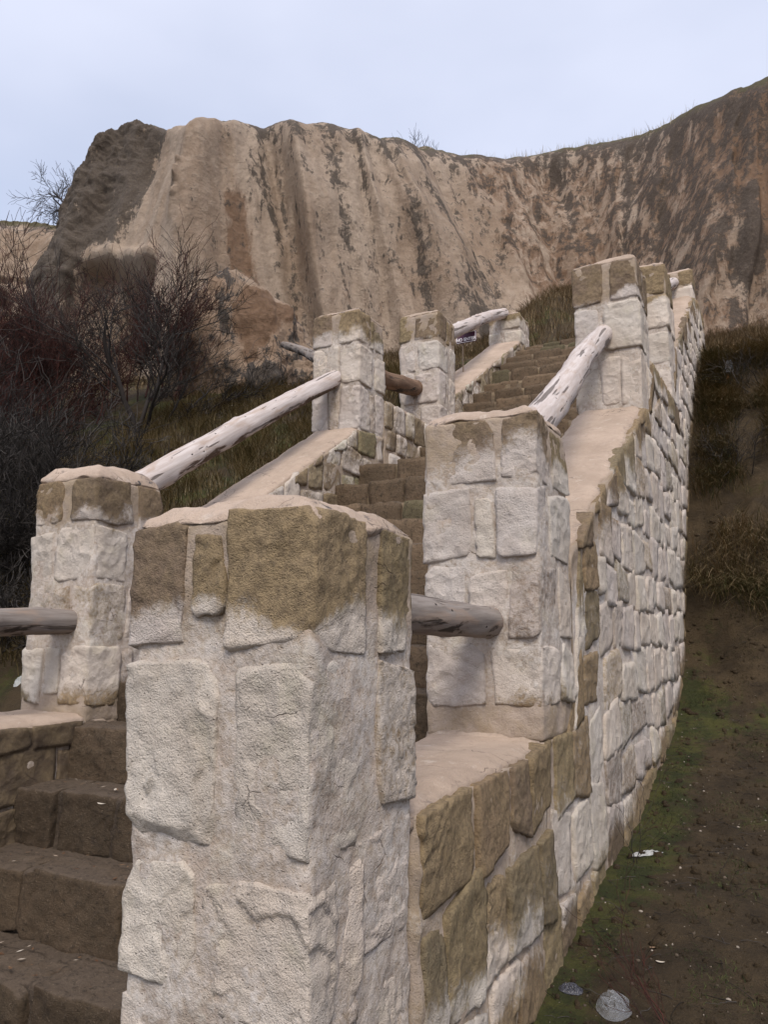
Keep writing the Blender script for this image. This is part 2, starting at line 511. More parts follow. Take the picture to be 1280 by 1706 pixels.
def ground_h(X, Y):
    X = np.asarray(X, float); Y = np.asarray(Y, float)
    P = np.stack([X, Y, np.zeros_like(X)], 1)
    rz = np.interp(Y + .25 * pn(P * .9, 3) * ss(.0, .8, X), GY, GZ)
    lz = np.interp(Y, LY, LZ) + .10 * np.clip(-X - 4, 0, 10) * ss(2, 6, Y)
    # gentle valley side far to the left
    h = rz * ss(-3.4, -.4, X) + lz * (1 - ss(-3.4, -.4, X))
    inside = ss(-4.05, -3.8, X) * (1 - ss(-.12, -.02, X)) * (1 - ss(13.6, 14.6, Y))
    st = np.interp(Y, NY, NZ) - .62
    h = np.where(inside > 0, h * (1 - inside) + np.minimum(h, st) * inside, h)
    h = h + fbm(P * .8, 4, 11) * .05 + fbm(P * 5, 3, 12) * .018
    h = h + 1.7 * np.exp(-((X + 4.1) / 1.5) ** 2) * ss(15, 19, Y) * ss(27, 22, Y)
    bank = ss(7.4, 8.6, Y) * ss(.0, .25, X) * ss(15, 13, Y)
    h = h + bank * (fbm(P * 2.2, 3, 14) * .16 + fbm(P * 7, 3, 15) * .05)
    far = np.maximum(np.abs(X) - 25, np.maximum(Y - 30, -Y - 10))
    return h + np.clip(far, 0, 200) * .0

def axis(segs):
    out = []
    for a, b, s in segs:
        out.extend(np.arange(a, b, s))
    out.append(segs[-1][1])
    return np.array(out)
gx = axis([(-400, -60, 40), (-60, -20, 2.5), (-20, -8, .4), (-8, -3.3, .11), (-3.3, -.2, .3), (-.2, 1.6, .035), (1.6, 6, .3), (6, 30, 3), (30, 400, 40)])
gy = axis([(-300, -20, 40), (-20, -2, 1), (-2, 1.2, .2), (1.2, 9, .05), (9, 14, .09), (14, 30, .35), (30, 60, 4), (60, 400, 40)])
GXm, GYm = np.meshgrid(gx, gy, indexing='ij')
gv = np.stack([GXm.ravel(), GYm.ravel(), ground_h(GXm.ravel(), GYm.ravel())], 1)
ii = np.arange(gv.shape[0]).reshape(GXm.shape)
gq = np.stack([ii[:-1, :-1], ii[1:, :-1], ii[1:, 1:], ii[:-1, 1:]], -1).reshape(-1, 4)
gmoss = .50 * ss(.55, .0, np.abs(gv[:, 0] - .10)) * ss(8.5, 7, gv[:, 1]) + .30 + .22 * ss(.5, 1.0, gv[:, 0]) * ss(3, 5, gv[:, 1]) * ss(8.4, 7.6, gv[:, 1]) + .2 * (gv[:, 0] < -3.9)
gmoss = gmoss * np.where((gv[:, 1] > 9) & (gv[:, 0] > 0), .6, 1)
g = put("ground", gv, gq, M_SOIL, origin=(0, 0, 0), attrs={"moss": gmoss}, kind="structure")

# ------------------------------------------------------------------ cliffs
CC = np.array([
 [(-20.61,18.80,19.69),(-23.70,18.35,16.42),(-26.75,18.45,10.11)],
 [(-17.87,17.62,18.25),(-18.95,17.06,15.02),(-21.07,16.36,9.52)],
 [(-15.11,16.42,16.97),(-15.22,15.33,13.14),(-15.43,14.96,8.14)],
 [(-14.77,17.23,17.24),(-14.13,16.41,13.41),(-13.74,16.28,7.52)],
 [(-14.68,18.95,18.10),(-13.55,18.70,13.76),(-12.27,18.34,7.90)],
 [(-13.14,18.97,17.95),(-11.88,18.30,13.15),(-10.75,18.04,7.58)],
 [(-12.31,20.46,18.43),(-11.13,19.84,13.71),(-9.88,19.57,7.90)],
 [(-11.45,20.72,18.15),(-9.90,19.84,13.40),(-8.71,19.35,8.05)],
 [(-10.99,21.74,18.24),(-8.91,20.81,13.41),(-7.38,20.30,8.52)],
 [(-10.98,24.36,19.53),(-8.28,22.82,13.53),(-6.53,22.03,10.19)],
 [(-12.34,27.49,21.74),(-9.72,26.85,15.58),(-7.62,25.77,11.64)],
 [(-11.27,28.91,21.96),(-8.82,28.21,16.95),(-7.18,26.84,13.33)],
 [(-9.75,31.28,22.65),(-8.05,30.13,17.97),(-6.58,28.22,13.76)],
 [(-7.93,32.17,22.96),(-6.62,30.87,17.97),(-5.50,28.81,13.51)],
 [(-5.17,32.49,22.74),(-4.77,30.78,17.46),(-4.27,28.47,12.62)],
 [(-2.90,31.53,21.94),(-3.32,29.43,16.43),(-3.07,27.07,11.14)],
 [(-0.76,29.38,21.01),(-1.52,27.21,14.89),(-1.89,24.60,9.20)],
 [(1.03,27.62,20.07),(0.30,25.42,14.21),(-0.70,23.13,8.13)],
 [(1.83,26.95,19.74),(1.13,24.77,12.61),(0.61,22.78,7.44)],
 [(3.52,26.67,19.82),(2.55,24.44,12.11),(2.13,22.51,6.95)],
 [(5.79,26.73,19.68),(4.91,24.82,11.71),(4.23,22.54,6.47)],
 [(12.0,27.5,20.5),(11.0,25.5,12.0),(10.0,23.5,6.5)]])
CC = np.concatenate([[CC[0] + np.array([-2.5, 9.0, -1.5])], CC])     # the flank turning away
def catmull(C, S):
    n = len(C)
    i = np.clip(np.floor(S).astype(int), 0, n - 2)
    f = (S - i)[:, None]
    p0, p1, p2, p3 = C[np.clip(i - 1, 0, n - 1)], C[i], C[i + 1], C[np.clip(i + 2, 0, n - 1)]
    m1, m2 = (p2 - p0) * .4, (p3 - p1) * .4
    return (2 * f**3 - 3 * f**2 + 1) * p1 + (f**3 - 2 * f**2 + f) * m1 + (-2 * f**3 + 3 * f**2) * p2 + (f**3 - f**2) * m2
ns_, nt_, nb_ = 760, 210, 26
S = np.linspace(0, len(CC) - 1, ns_)
top, mid, bot = (catmull(CC[:, k], S) for k in range(3))
top[:, 2] += .28 + .10 * ss(14, 18, S)
T = np.linspace(-.22, 1, nt_)                   # below the base to the rim
rows = []
for t in T:
    u = 1 - t                                   # 0 at the rim, 1 at the base
    l0 = 2 * (u - .5) * (u - 1); l1 = 4 * u * (1 - u); l2 = 2 * u * (u - .5)
    rows.append(top * l0 + mid * l1 + bot * l2)
G = np.stack(rows, 1)                           # ns, nt, 3
sS, tT = np.meshgrid(S, T, indexing='ij')
away = np.array([-math.sin(YAW), math.cos(YAW), 0.0])
# rounded rim, then the plateau behind
rim = np.clip((tT - .90) / .10, 0, 1)
G += (away * .6)[None, None] * (rim ** 2.2)[..., None]
V0 = G.reshape(-1, 3)
eff = lambda q: np.where(q < 9, q, np.maximum(9, q - 1))
s1 = eff(sS.ravel() - 1); t1 = tT.ravel()
toc = np.array([.46, -.86, .22])                # roughly outwards
cone = ss(9.6, 8.6, s1)
dsp = fbm(V0 * np.array([.35, .35, .12]), 4, 21) * .55 + fbm(V0 * np.array([1.3, 1.3, .45]), 5, 22, .5) * .10 + fbm(V0 * 4.5, 4, 23, .6) * .025
fl1 = pn(np.stack([s1 * 1.25 + .3 * t1, t1 * .7, s1 * 0 + 3], 1), 25); fl2 = pn(np.stack([s1 * 3.1 + .5 * t1, t1 * 1.1, s1 * 0], 1), 26)
rimk = 1 - .8 * ss(.80, .99, t1)
dsp = dsp * (.35 + .65 * rimk)
dsp += (.80 * fl1 + .16 * fl2) * rimk
dsp += .06 * np.abs(pn(np.stack([s1 * 2.1 + .25 * t1, t1 * .5, s1 * 0], 1), 24)) * (1 - .4 * cone)
# hollow under the pale facet
edge_t = .325 + .007 * np.sin(s1 * 6.0 + 1) + .02 * (s1 - 1.3)
hol = ss(.62, .85, s1) * ss(1.86, 1.78, s1) * ss(edge_t, edge_t - .022, t1)
lip = np.exp(-((t1 - edge_t - .02) / .028) ** 2) * ss(.6, .9, s1) * ss(1.9, 1.75, s1)
dsp += -(1.0 + 3.4 * ss(1.10, 1.65, s1)) * hol * ss(.0, .12, edge_t - t1 + .09) + .30 * lip
# dark jagged fin on the ridge
fin = np.exp(-((s1 - (2.02 - .02 * 0)) / .10) ** 2) * ss(.40, .62, t1) * ss(.70, .655, t1)
dsp += fin * (.45 + .35 * pn(V0 * 3.1, 31))
# left flank crags
crag = ss(1.0, .5, s1)
dsp += crag * (fbm(V0 * .55, 3, 32, .5) * .35 + fbm(V0 * 2.6, 4, 34, .6) * .16)
V0 = V0 + toc * dsp[:, None]
G = V0.reshape(ns_, nt_, 3)
last = G[:, -1]
back = []
for k in range(1, nb_ + 1):
    dd = .12 * k + .018 * k * k
    bz = -.004 * k * k + .0 * k
    b_ = last + away * dd + np.array([0, 0, 1.0]) * bz
    b_ = b_ + np.array([0, 0, 1.0]) * (fbm(b_ * .7, 3, 33) * .12)[:, None] * min(1, k / 5)
    back.append(b_)
G = np.concatenate([G, np.stack(back, 1)], 1)
nr_ = nt_ + nb_
sA = np.repeat((S - 1)[:, None], nr_, 1); tA = np.concatenate([np.repeat(T[None], ns_, 0), np.ones((ns_, nb_)) * 1.02], 1)
Vc = G.reshape(-1, 3); sA = eff(sA.ravel()); tA = tA.ravel()
wob = .12 * pn(np.stack([sA * 2, tA * 4, sA * 0], 1), 41)
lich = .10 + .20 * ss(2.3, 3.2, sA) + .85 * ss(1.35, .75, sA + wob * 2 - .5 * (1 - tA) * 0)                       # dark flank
lich += .30 * ss(.80, .99, tA + wob * .4) * ss(2.2, 4.5, sA)                             # rim
lich += .12 * ss(9.2, 10.2, sA) * ss(17.2, 15.8, sA) * ss(.08, .45, tA + wob) + .12 * ss(12, 15, sA)
lich += .42 * np.exp(-((sA - 16.75) / .42) ** 2) * np.exp(-((tA - .47) / .16) ** 2) * 1.3
lich += .36 * np.exp(-((sA - 7.72 + .1 * np.sin(tA * 7)) / .085) ** 2) * ss(.02, .3, tA)   # rain streaks
for c_, w_, a_ in ((3.95, .10, .30), (4.35, .07, .24), (5.75, .12, .20), (6.55, .07, .26), (8.75, .12, .34), (12.2, .10, .2), (13.6, .14, .2)):
    lich += 1.0 * a_ * np.exp(-((sA - c_ + .08 * np.sin(tA * 6 + c_)) / w_) ** 2) * ss(.15, .6, tA)
lich += .40 * np.exp(-((sA - 8.55) / .42) ** 2) * ss(.42, .18, tA)
lich += .55 * np.exp(-((sA - 2.02) / .09) ** 2) * ss(.42, .55, tA) * ss(.70, .66, tA)
lich -= .5 * ss(.6, .8, sA) * ss(1.9, 1.8, sA) * ss(.42, .34, tA)
lich -= .22 * ss(1.0, 1.2, sA) * ss(2.3, 2.0, sA)
lich -= .35 * ss(9.3, 10, sA) * ss(.16, .02, tA)
brown = .10 + .16 * ss(3.3, 4.2, sA) * ss(9.5, 8.5, sA) + .62 * np.exp(-((sA - 3.15 - .25 * (1 - tA)) / .30) ** 2) * ss(.78, .5, tA) * ss(.05, .2, tA)
brown += .44 * ss(9, 10.5, sA) + .25 * ss(14, 16.5, sA) * ss(.3, .8, tA) + .12 * ss(4, 5, sA) * ss(9, 8, sA) * ss(.6, .2, tA)
brown += .10 * ss(.7, 1.0, sA) * ss(1.9, 1.8, sA) * ss(.33, .25, tA)
moss = .05 + .55 * ss(.93, 1.0, tA) + .18 * ss(2, 3, sA) * ss(.7, .95, tA)
ii = np.arange(ns_ * nr_).reshape(ns_, nr_)
cq = np.stack([ii[:-1, :-1], ii[1:, :-1], ii[1:, 1:], ii[:-1, 1:]], -1).reshape(-1, 4)
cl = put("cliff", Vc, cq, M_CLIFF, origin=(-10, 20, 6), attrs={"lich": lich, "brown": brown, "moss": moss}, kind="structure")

def ridge_point(s, k=3):
    s = s if s < 9 else s + 1
    i = int(np.clip(round((s + 1) / (len(CC) - 1) * (ns_ - 1)), 0, ns_ - 1))
    return G[i, nt_ - 1 + k]

# far pale wall on the left, with an arched niche cut into it
fx = np.linspace(-14, 16, 330); fz = np.linspace(0, 1, 150)
fo = np.array([-37.0, 26.7, 0.0]); fd = np.array([.865, .50, 0.0]); fn = np.array([.50, -.865, 0.0])
FX, FZ = np.meshgrid(fx, fz, indexing='ij')
ztop = 24.9 + .35 * pn(np.stack([fx * .25, fx * 0, fx * 0], 1), 51) + .15 * pn(np.stack([fx * 1.3, fx * 0, fx * 0], 1), 52)
zz = 6 + (ztop[:, None] - 6) * FZ
Pf = fo + FX[..., None] * fd + zz[..., None] * np.array([0, 0, 1.0])
pf = Pf.reshape(-1, 3)
xx = FX.ravel(); zr = zz.ravel(); fzr = FZ.ravel()
d_ = fbm(pf * np.array([.3, .3, .15]), 4, 53) * .7 + fbm(pf * 1.5, 4, 54, .6) * .15 - 1.6 * ss(.86, 1, fzr) ** 2 + (1 - fzr) * 3
def arch(x0, z0, wd, ht):
    ax = np.abs(xx - x0) / wd
    zt = z0 + ht - wd + wd * np.sqrt(np.clip(1 - ax ** 2, 0, 1))
    return ((ax < 1) & (zr > z0) & (zr < zt)).astype(float)
nx0 = -1.35
d_ = d_ - .55 * arch(nx0, 16.2, 1.05, 3.2) - .5 * arch(nx0, 16.2, .78, 2.85) - 1.6 * arch(nx0 + .25, 16.2, .34, 1.5)
d_ = d_ - .35 * ((zr > 19.75) & (zr < 20.15) & (xx < .5)).astype(float)
pf = pf + fn * d_[:, None]
nfx, nfz = len(fx), len(fz)
bk = []
Lr = pf.reshape(nfx, nfz, 3)
for k in range(1, 9):
    bk.append(Lr[:, -1] - fn * (k * .9) + np.array([0, 0, .05 * k]))
Lr = np.concatenate([Lr, np.stack(bk, 1)], 1)
ii = np.arange(nfx * (nfz + 8)).reshape(nfx, nfz + 8)
fq = np.stack([ii[:-1, :-1], ii[1:, :-1], ii[1:, 1:], ii[:-1, 1:]], -1).reshape(-1, 4)
tf = np.concatenate([FZ, np.ones((nfx, 8)) * 1.02], 1).ravel()
put("far_cliff", Lr.reshape(-1, 3), fq, M_CLIFF, origin=(-37, 26.7, 6),
    attrs={"lich": .20 + .42 * ss(.88, .98, tf), "brown": .1 + .3 * ss(.80, .95, tf), "moss": .0 + .8 * ss(.945, 1.0, tf)}, kind="structure")

# ------------------------------------------------------------------ stairs
stairs = thing("stone_stairs", "wide flight of dark brown stone steps climbing between the pale walls", "stairs", (XL / 2 - .3, 0.4, -2.0))
rs = np.random.RandomState(77)
SX0, SX1 = XL - .03, -PW + .03
sid = 100
for i, (y, z) in enumerate(nos):
    y2 = nos[i + 1][0] + .10 if i + 1 < len(nos) else y + 1.6
    z0 = nos[i - 1][1] if i else z - .33
    rise = z - z0
    near = y < 2.6
    res = .022 if near else .05
    lo = np.array([SX0, y + .026, z - rise - .12]); hi = np.array([SX1, y2, z - .016])
    V, Q, nr = rough_block(corners(lo, hi), 300 + i, res * 1.3, .03, 0, .012, 4, 0, hi=110)
    st = put("step", V, Q, M_DIRT if y < 2.3 else M_STEPJOINT, stairs, attrs={"dep": np.zeros(len(V))})
    x = SX0
    while x < SX1 - .05:
        wd = rs.uniform(.36, .78)
        if SX1 - (x + wd) < .25:
            wd = SX1 - x
        lo = np.array([x + .010, y + rs.uniform(-.018, .012), z0 - .03]); hi = np.array([x + wd - .012, y + rs.uniform(.26, .33), z + rs.uniform(-.014, .012)])
        sid += 1
        V, Q, nr = rough_block(corners(lo, hi), sid, res, .010, .018, .015, 7, 9, (.83, .985), step=.012 if near else .014)
        t = rs.uniform(.75, 1.25) * (.78 if near else 1.4)
        olive = rs.rand() < .18 and y > 3
        col = (.125 * t, .086 * t, .054 * t, 1) if not olive else (.112 * t, .095 * t, .054 * t, 1)
        put("stone", V, Q, M_STEP, st, color=col)
        x += wd

# ------------------------------------------------------------------ bloom field shared by stones and mortar
def bloom(V, ztop, keep_top, soft, zbase=None, seed=0, amt=1.0):
    d = (ztop - V[:, 2])
    n = fbm(V * 2.4, 3, 60 + seed) * .13
    k = ss(keep_top - soft, keep_top + soft, d + n)
    if zbase is not None:
        k = k * ss(.02, .26, V[:, 2] - zbase + fbm(V * 3.0, 3, 70 + seed) * .10)
    return k * amt

STONE_TINTS = [(.30, .215, .128), (.26, .182, .110), (.215, .155, .105), (.32, .235, .137), (.285, .22, .126), (.20, .143, .10), (.24, .192, .12)]

def tint(rs):
    c = np.array(STONE_TINTS[rs.randint(len(STONE_TINTS))]) * rs.uniform(.8, 1.15)
    return (*c, 1)

# ------------------------------------------------------------------ pillars
def pillar(x1, y0, zb, courses, label, seed, res, keep=.34, soft=.12, base=True, layout=None, flare=0.0, white=1.0, cap_h=.04, group="stone pillars along the stairway", dome=.03):
    """x1 = right face, y0 = front face; courses = list of z joints from the top down"""
    x0, y1 = x1 - PW, y0 + PW
    rs = np.random.RandomState(seed)
    zt = courses[0]
    root = thing("stone_pillar", label, "pillar", (x0 + PW / 2, y0 + PW / 2, zb), group)
    ins = .001
    zbase = zb if base else None
    def fl(V):
        if flare:
            k = 1 + flare * np.clip((zt - V[:, 2]) / (zt - zb), 0, 1)
            V[:, 0] = x0 + PW / 2 + (V[:, 0] - x0 - PW / 2) * k
            V[:, 1] = y0 + PW / 2 + (V[:, 1] - y0 - PW / 2) * k
        return V
    V, Q, nr = rough_block(corners(np.array([x0 + ins, y0 + ins, zb - .05]), np.array([x1 - ins, y1 - ins, zt - .01])), seed, res * 1.15, .02, .0, .009, 6.0, 0, hi=120)
    V = fl(V)
    put("mortar", V, Q, M_MORTAR, root, attrs={"dep": bloom(V, zt, keep, soft, zbase, seed, white * .52)})
    # cap of smeared mortar
    lo = np.array([x0 + .004, y0 + .004, zt - .03]); hi = np.array([x1 - .004, y1 - .004, zt + cap_h])
    V, Q, nr = rough_block(corners(lo, hi), seed + 1, res * 1.0, .045, .010, .012, 8, 0, hi=90)
    cx, cy = (x0 + x1) / 2, (y0 + y1) / 2
    rr = np.maximum(np.abs(V[:, 0] - cx), np.abs(V[:, 1] - cy)) / (PW / 2)
    up = ss(zt - .02, zt + cap_h * .8, V[:, 2])
    V[:, 2] += up * (dome * (1 - rr ** 2) * 1.4 - .030 * ss(.72, 1.0, rr) + .018 * fbm(V * np.array([3, 3, 0]) + seed, 3, seed))
    V[:, 2] += (1 - up) * .035 * pn(V * np.array([7, 7, 0]) + seed * 1.7, 5)
    put("mortar_cap", V, Q, M_CAP, root, attrs={"dark": 1.25 * ss(.55, .92, rr)})
    k = seed * 37
    for ci in range(len(courses) - 1):
        a, b = courses[ci], courses[ci + 1]
        lay = (layout or {}).get(ci)
        if lay is None:
            fl_w = rs.uniform(.2, .36); fr_w = rs.uniform(.2, .36)
            if fl_w + fr_w > PW - .14 and rs.rand() < .6:
                fr_w = PW - fl_w - .02
            lay = dict(fl=fl_w, fr=fr_w, fld=rs.uniform(.22, .34), frd=rs.uniform(.24, .36), brd=rs.uniform(.2, .27), bld=rs.uniform(.2, .27))
            lay['brd'] = min(lay['brd'], PW - lay['frd'] - .03)
        gp = .014
        boxes = []
        fl_w, fr_w = lay['fl'], lay['fr']
        boxes.append((x0, y0, x0 + fl_w - gp, y0 + lay['fld'], a, b, lay.get('fl_z')))
        boxes.append((x1 - fr_w + gp, y0, x1, y0 + lay['frd'], a, b, lay.get('fr_z')))
        gap = PW - fl_w - fr_w
        if gap > .09:
            boxes.append((x0 + fl_w + .004, y0 - .004, x1 - fr_w - .004, y0 + .2, a, b, lay.get('mid_z', (a - rs.uniform(.0, .06), b + rs.uniform(.0, .08)))))
        bl_w = rs.uniform(.24, .36)
        boxes.append((x0, y1 - lay['bld'], x0 + bl_w - gp, y1, a, b, None))
        boxes.append((x0 + bl_w + gp, y1 - lay['brd'], x1, y1, a, b, lay.get('br_z')))
        g2 = PW - lay['frd'] - lay['brd']
        if g2 > .10:
            boxes.append((x1 - .2, y0 + lay['frd'] + gp, x1 - .004, y1 - lay['brd'] - gp, a, b, (a - .03, b + .02)))
        g3 = PW - lay['fld'] - lay['bld']
        if g3 > .10:
            boxes.append((x0 + .004, y0 + lay['fld'] + gp, x0 + .2, y1 - lay['bld'] - gp, a, b, (a - .03, b + .02)))
        for (bx0, by0, bx1, by1, za, zb_, zo) in boxes:
            if zo:
                za, zb_ = zo
            else:
                za, zb_ = za - rs.uniform(.0, .012), zb_ + rs.uniform(.016, .036)
            pr = rs.uniform(.003, .013, 4)
            lo = np.array([bx0 - (pr[0] if bx0 <= x0 + .01 else 0), by0 - (pr[1] if by0 <= y0 + .01 else 0), zb_])
            hi = np.array([bx1 + (pr[2] if bx1 >= x1 - .01 else 0), by1 + (pr[3] if by1 >= y1 - .01 else 0), za])
            k += 1
            V, Q, nr = rough_block(corners(lo, hi), k, res, .004, .016, .0075, 10, 10, (.84, .985), step=.008 * rs.choice([0, 0, 1, 1.6]), hi=70)
            V = fl(V)
            dp = bloom(V, zt, keep, soft, zbase, seed, white * rs.choice([1, 1, 1, .9, .6]))
            put("stone", V, Q, M_STONE, root, attrs={"dep": dp}, color=tint(rs))
    return root

P1L = {0: dict(fl=.215, fr=.30, fld=.3, frd=.30, brd=.26, bld=.25, mid_z=(.29, .05), fl_z=(.345, -.045), fr_z=(.36, -.05), br_z=(.335, -.05)),
       1: dict(fl=.355, fr=.265, fld=.28, frd=.30, brd=.26, bld=.25, fl_z=(-.085, -.585), fr_z=(-.07, -.60), br_z=(-.075, -.53)),
       2: dict(fl=.27, fr=.365, fld=.3, frd=.16, brd=.35, bld=.25, fl_z=(-.63, -.985), fr_z=(-.66, -1.02), br_z=(-.60, -.93)),
       3: dict(fl=.33, fr=.30, fld=.3, frd=.28, brd=.3, bld=.25)}
pillar(0, Y1, -1.82, [.345, -.06, -.61, -1.03, -1.42, -1.80], "nearest and largest stone pillar filling the centre foreground", 11, .0095, keep=.30, soft=.09, base=False, layout=P1L, flare=-.06, cap_h=.030, dome=.035)
P4L = {0: dict(fl=.43, fr=.205, fld=.3, frd=.27, brd=.33, bld=.25),
       1: dict(fl=.30, fr=.235, fld=.3, frd=.16, brd=.42, bld=.25),
       2: dict(fl=.26, fr=.18, fld=.3, frd=.30, brd=.28, bld=.25),
       3: dict(fl=.36, fr=.275, fld=.3, frd=.30, brd=.28, bld=.25)}
pillar(0, Y4, -.5, [1.20, .80, .38, -.05, -.42], "stone pillar right of the nearest one, a level log ending on it", 12, .016, keep=.20, soft=.10, layout=P4L, flare=.015, cap_h=.04)
pillar(XL, Y4, -.58, [1.15, .77, .37, -.08, -.52], "leftmost stone pillar with a domed cap, dark shrubs behind it", 13, .02, keep=.30, soft=.08, cap_h=.05, dome=.07, flare=.02)
pillar(XL, Y5, 2.35, [3.94, 3.50, 2.98, 2.40], "stone pillar with a black stain at its top corner, pale log leaning up to it", 14, .03, keep=.30, soft=.10, base=False)
pillar(0, Y5, 2.2, [3.87, 3.40, 2.87, 2.25], "tall stone pillar at the upper end of the thick white log", 15, .026, keep=.42, soft=.08, base=False)
pillar(XL, Y8, 2.8, [4.86, 4.40, 3.93, 3.40, 2.85], "stone pillar left of the sign with a brown log end on its face", 16, .035, keep=.42, soft=.05, base=True)
pillar(0, Y8, 2.9, [4.88, 4.45, 3.97, 3.45, 2.95], "narrow looking stone pillar half hidden behind the tall one", 17, .04, keep=.46, soft=.06, base=False)
pillar(0, Y9, 6.0, [6.62, 6.30, 6.0], "farthest stone pillar on the right wall, a round log end beside it", 18, .05, keep=.30, soft=.10, base=False)
pillar(XL, Y9, 5.7, [6.42, 6.08, 5.75], "low broken stone pillar at the head of the stairs by the dry slope", 19, .05, keep=.10, soft=.08, base=False, cap_h=.04)

# ------------------------------------------------------------------ walls
def wall_top_right(y):
    return np.interp(y, [0, 2.19, 2.2, 2.849, 2.85, 6.1, 6.75, 6.76, 9.2, 9.22, 12.75, 13.4, 15], [-.56, -.54, -.50, -.5, .50, 2.28, 2.40, 3.0, 3.05, 3.95, 6.12, 6.30, 6.45])

def wall_top_left(y):
    return np.interp(y, [-1, 2.19, 2.2, 2.849, 2.85, 6.1, 6.75, 6.76, 8.57, 9.2, 9.21, 12.75, 13.4, 14.6], [-.58, -.55, -.55, -.55, .52, 2.46, 2.5, 3.0, 3.02, 3.02, 3.74, 5.85, 5.8, 6.3])

def wall_segment(root, xa, xb, ya, yb, topf, botf, seed, res, drop=.05):
    ny = max(4, int((yb - ya) / res)); nz = max(4, int(2.2 / res)); nx = max(4, int((xb - xa) / res / 1.5))
    P, Q = lattice(min(nx, 30), min(ny, 160), min(nz, 90))
    u = (P + 1) / 2
    y = ya + (yb - ya) * u[:, 1]
    yc = np.clip(y, ya + .002, yb - .002)
    zt = topf(yc) - drop; zb = botf(yc)
    V = np.stack([xa + (xb - xa) * u[:, 0], y, zb + (zt - zb) * u[:, 2]], 1)
    side = np.where(u[:, 0] > .999, 1.0, np.where(u[:, 0] < .001, -1.0, 0.0))
    V[:, 0] += side * (fbm(V * 5.5, 4, seed) * .016 + .017)
    return V, Q

def cap_segment(root, xa, xb, ya, yb, topf, seed, res, th=.09):
    ny = min(170, max(6, int((yb - ya) / res))); nx = min(50, max(6, int((xb - xa) / res)))
    P, Q = lattice(nx, ny, 3)
    u = (P + 1) / 2
    y = ya + (yb - ya) * u[:, 1]
    zt = topf(np.clip(y, ya + .002, yb - .002))
    n1 = fbm(np.stack([y * 3.0, u[:, 0] * 0 + 3, y * 0], 1), 4, seed, .6); n2 = fbm(np.stack([y * 3.0, y * 0 + 9, y * 0], 1), 4, seed + 1, .6)
    xl = xa - .005 + n1 * .022; xr = xb - .022 + n2 * .035
    V = np.stack([xl + (xr - xl) * u[:, 0], y, zt - th * (1 - u[:, 2])], 1)
    e = np.abs(P[:, 0])
    V[:, 2] += u[:, 2] * (-.035 * ss(.75, 1, e) + fbm(np.stack([V[:, 0] * 2.5, V[:, 1] * 2.5, V[:, 2] * 0], 1), 4, seed + 2) * .016)
    V[:, 2] += (1 - u[:, 2]) * .02 * pn(V * np.array([9, 9, 0.]), 3)
    put("mortar_cap", V, Q, M_CAP, root, attrs={"dark": .6 * ss(.8, 1, e)})

def face_stones(root, xf, sgn, ya, yb, topf, botf, seed, rowh, wid, depf, res, jit=.03, proud=(.004, .034), skew=1.0, tintf=None, maxn=999):
    """courses of rough stones on the wall face X = xf (outward sign sgn)"""
    rs = np.random.RandomState(seed)
    n = 0
    zmin = float(botf(np.array([ya]))[0]) - .1
    zmax = float(topf(np.linspace(ya, yb, 60)).max())
    z = zmin
    while z < zmax:
        h = rs.uniform(*rowh)
        y = ya + rs.uniform(-.3, .0)
        while y < yb:
            wd = rs.uniform(*wid)
            a, b = max(y, ya), min(y + wd, yb)
            y += wd
            if b - a < .12:
                continue
            yc = (a + b) / 2
            tp = topf(np.array([a + .01, b - .01])) - .045; bt = float(botf(np.array([yc]))[0]) - .16
            if z + h < bt or tp.max() - z < .10:
                continue
            gp = rs.uniform(.006, .02)
            j = lambda: rs.uniform(-jit, jit)
            za, zb = z + gp, z + h - gp
            ce = [[a + gp + j() * .6, za + j()], [b - gp + j() * .6, za + j()], [a + gp + j() * .8, zb + j()], [b - gp + j() * .8, zb + j()]]
            if tp.min() - zb < .16:              # top course grows to meet the coping
                ce[2][1] = tp[0] if tp[0] - zb < .2 else ce[2][1]
                ce[3][1] = tp[1] if tp[1] - zb < .2 else ce[3][1]
            ce[2][1] = min(ce[2][1], tp[0]); ce[3][1] = min(ce[3][1], tp[1])
            if ce[2][1] - ce[0][1] < .05 or ce[3][1] - ce[1][1] < .05:
                ce[0][1] = min(ce[0][1], ce[2][1] - .05); ce[1][1] = min(ce[1][1], ce[3][1] - .05)
            pr = rs.uniform(*proud)
            Cn = np.zeros((2, 2, 2, 3))
            for jj in (0, 1):
                for kk in (0, 1):
                    yy, zz2 = ce[kk * 2 + jj]
                    o_ = pr + rs.uniform(-.012, .012)
                    outer = xf + sgn * o_; inner = xf - sgn * .16
                    lo_x, hi_x = (inner, outer) if sgn > 0 else (outer, inner)
                    Cn[0, jj, kk] = (lo_x, yy, zz2); Cn[1, jj, kk] = (hi_x, yy, zz2)
            r_ = res(yc)
            V, Q, nr = rough_block(Cn, seed * 1000 + n, r_, .005, .004, .008, 9, 8, (.85, .985), step=.010 * rs.choice([0, 1, 1, 1.7]))
            put("stone", V, Q, M_STONE, root, attrs={"dep": depf(V, rs)}, color=(tintf(rs) if tintf else tint(rs)))
            n += 1
            if n >= maxn:
                return n
        z += h
    return n

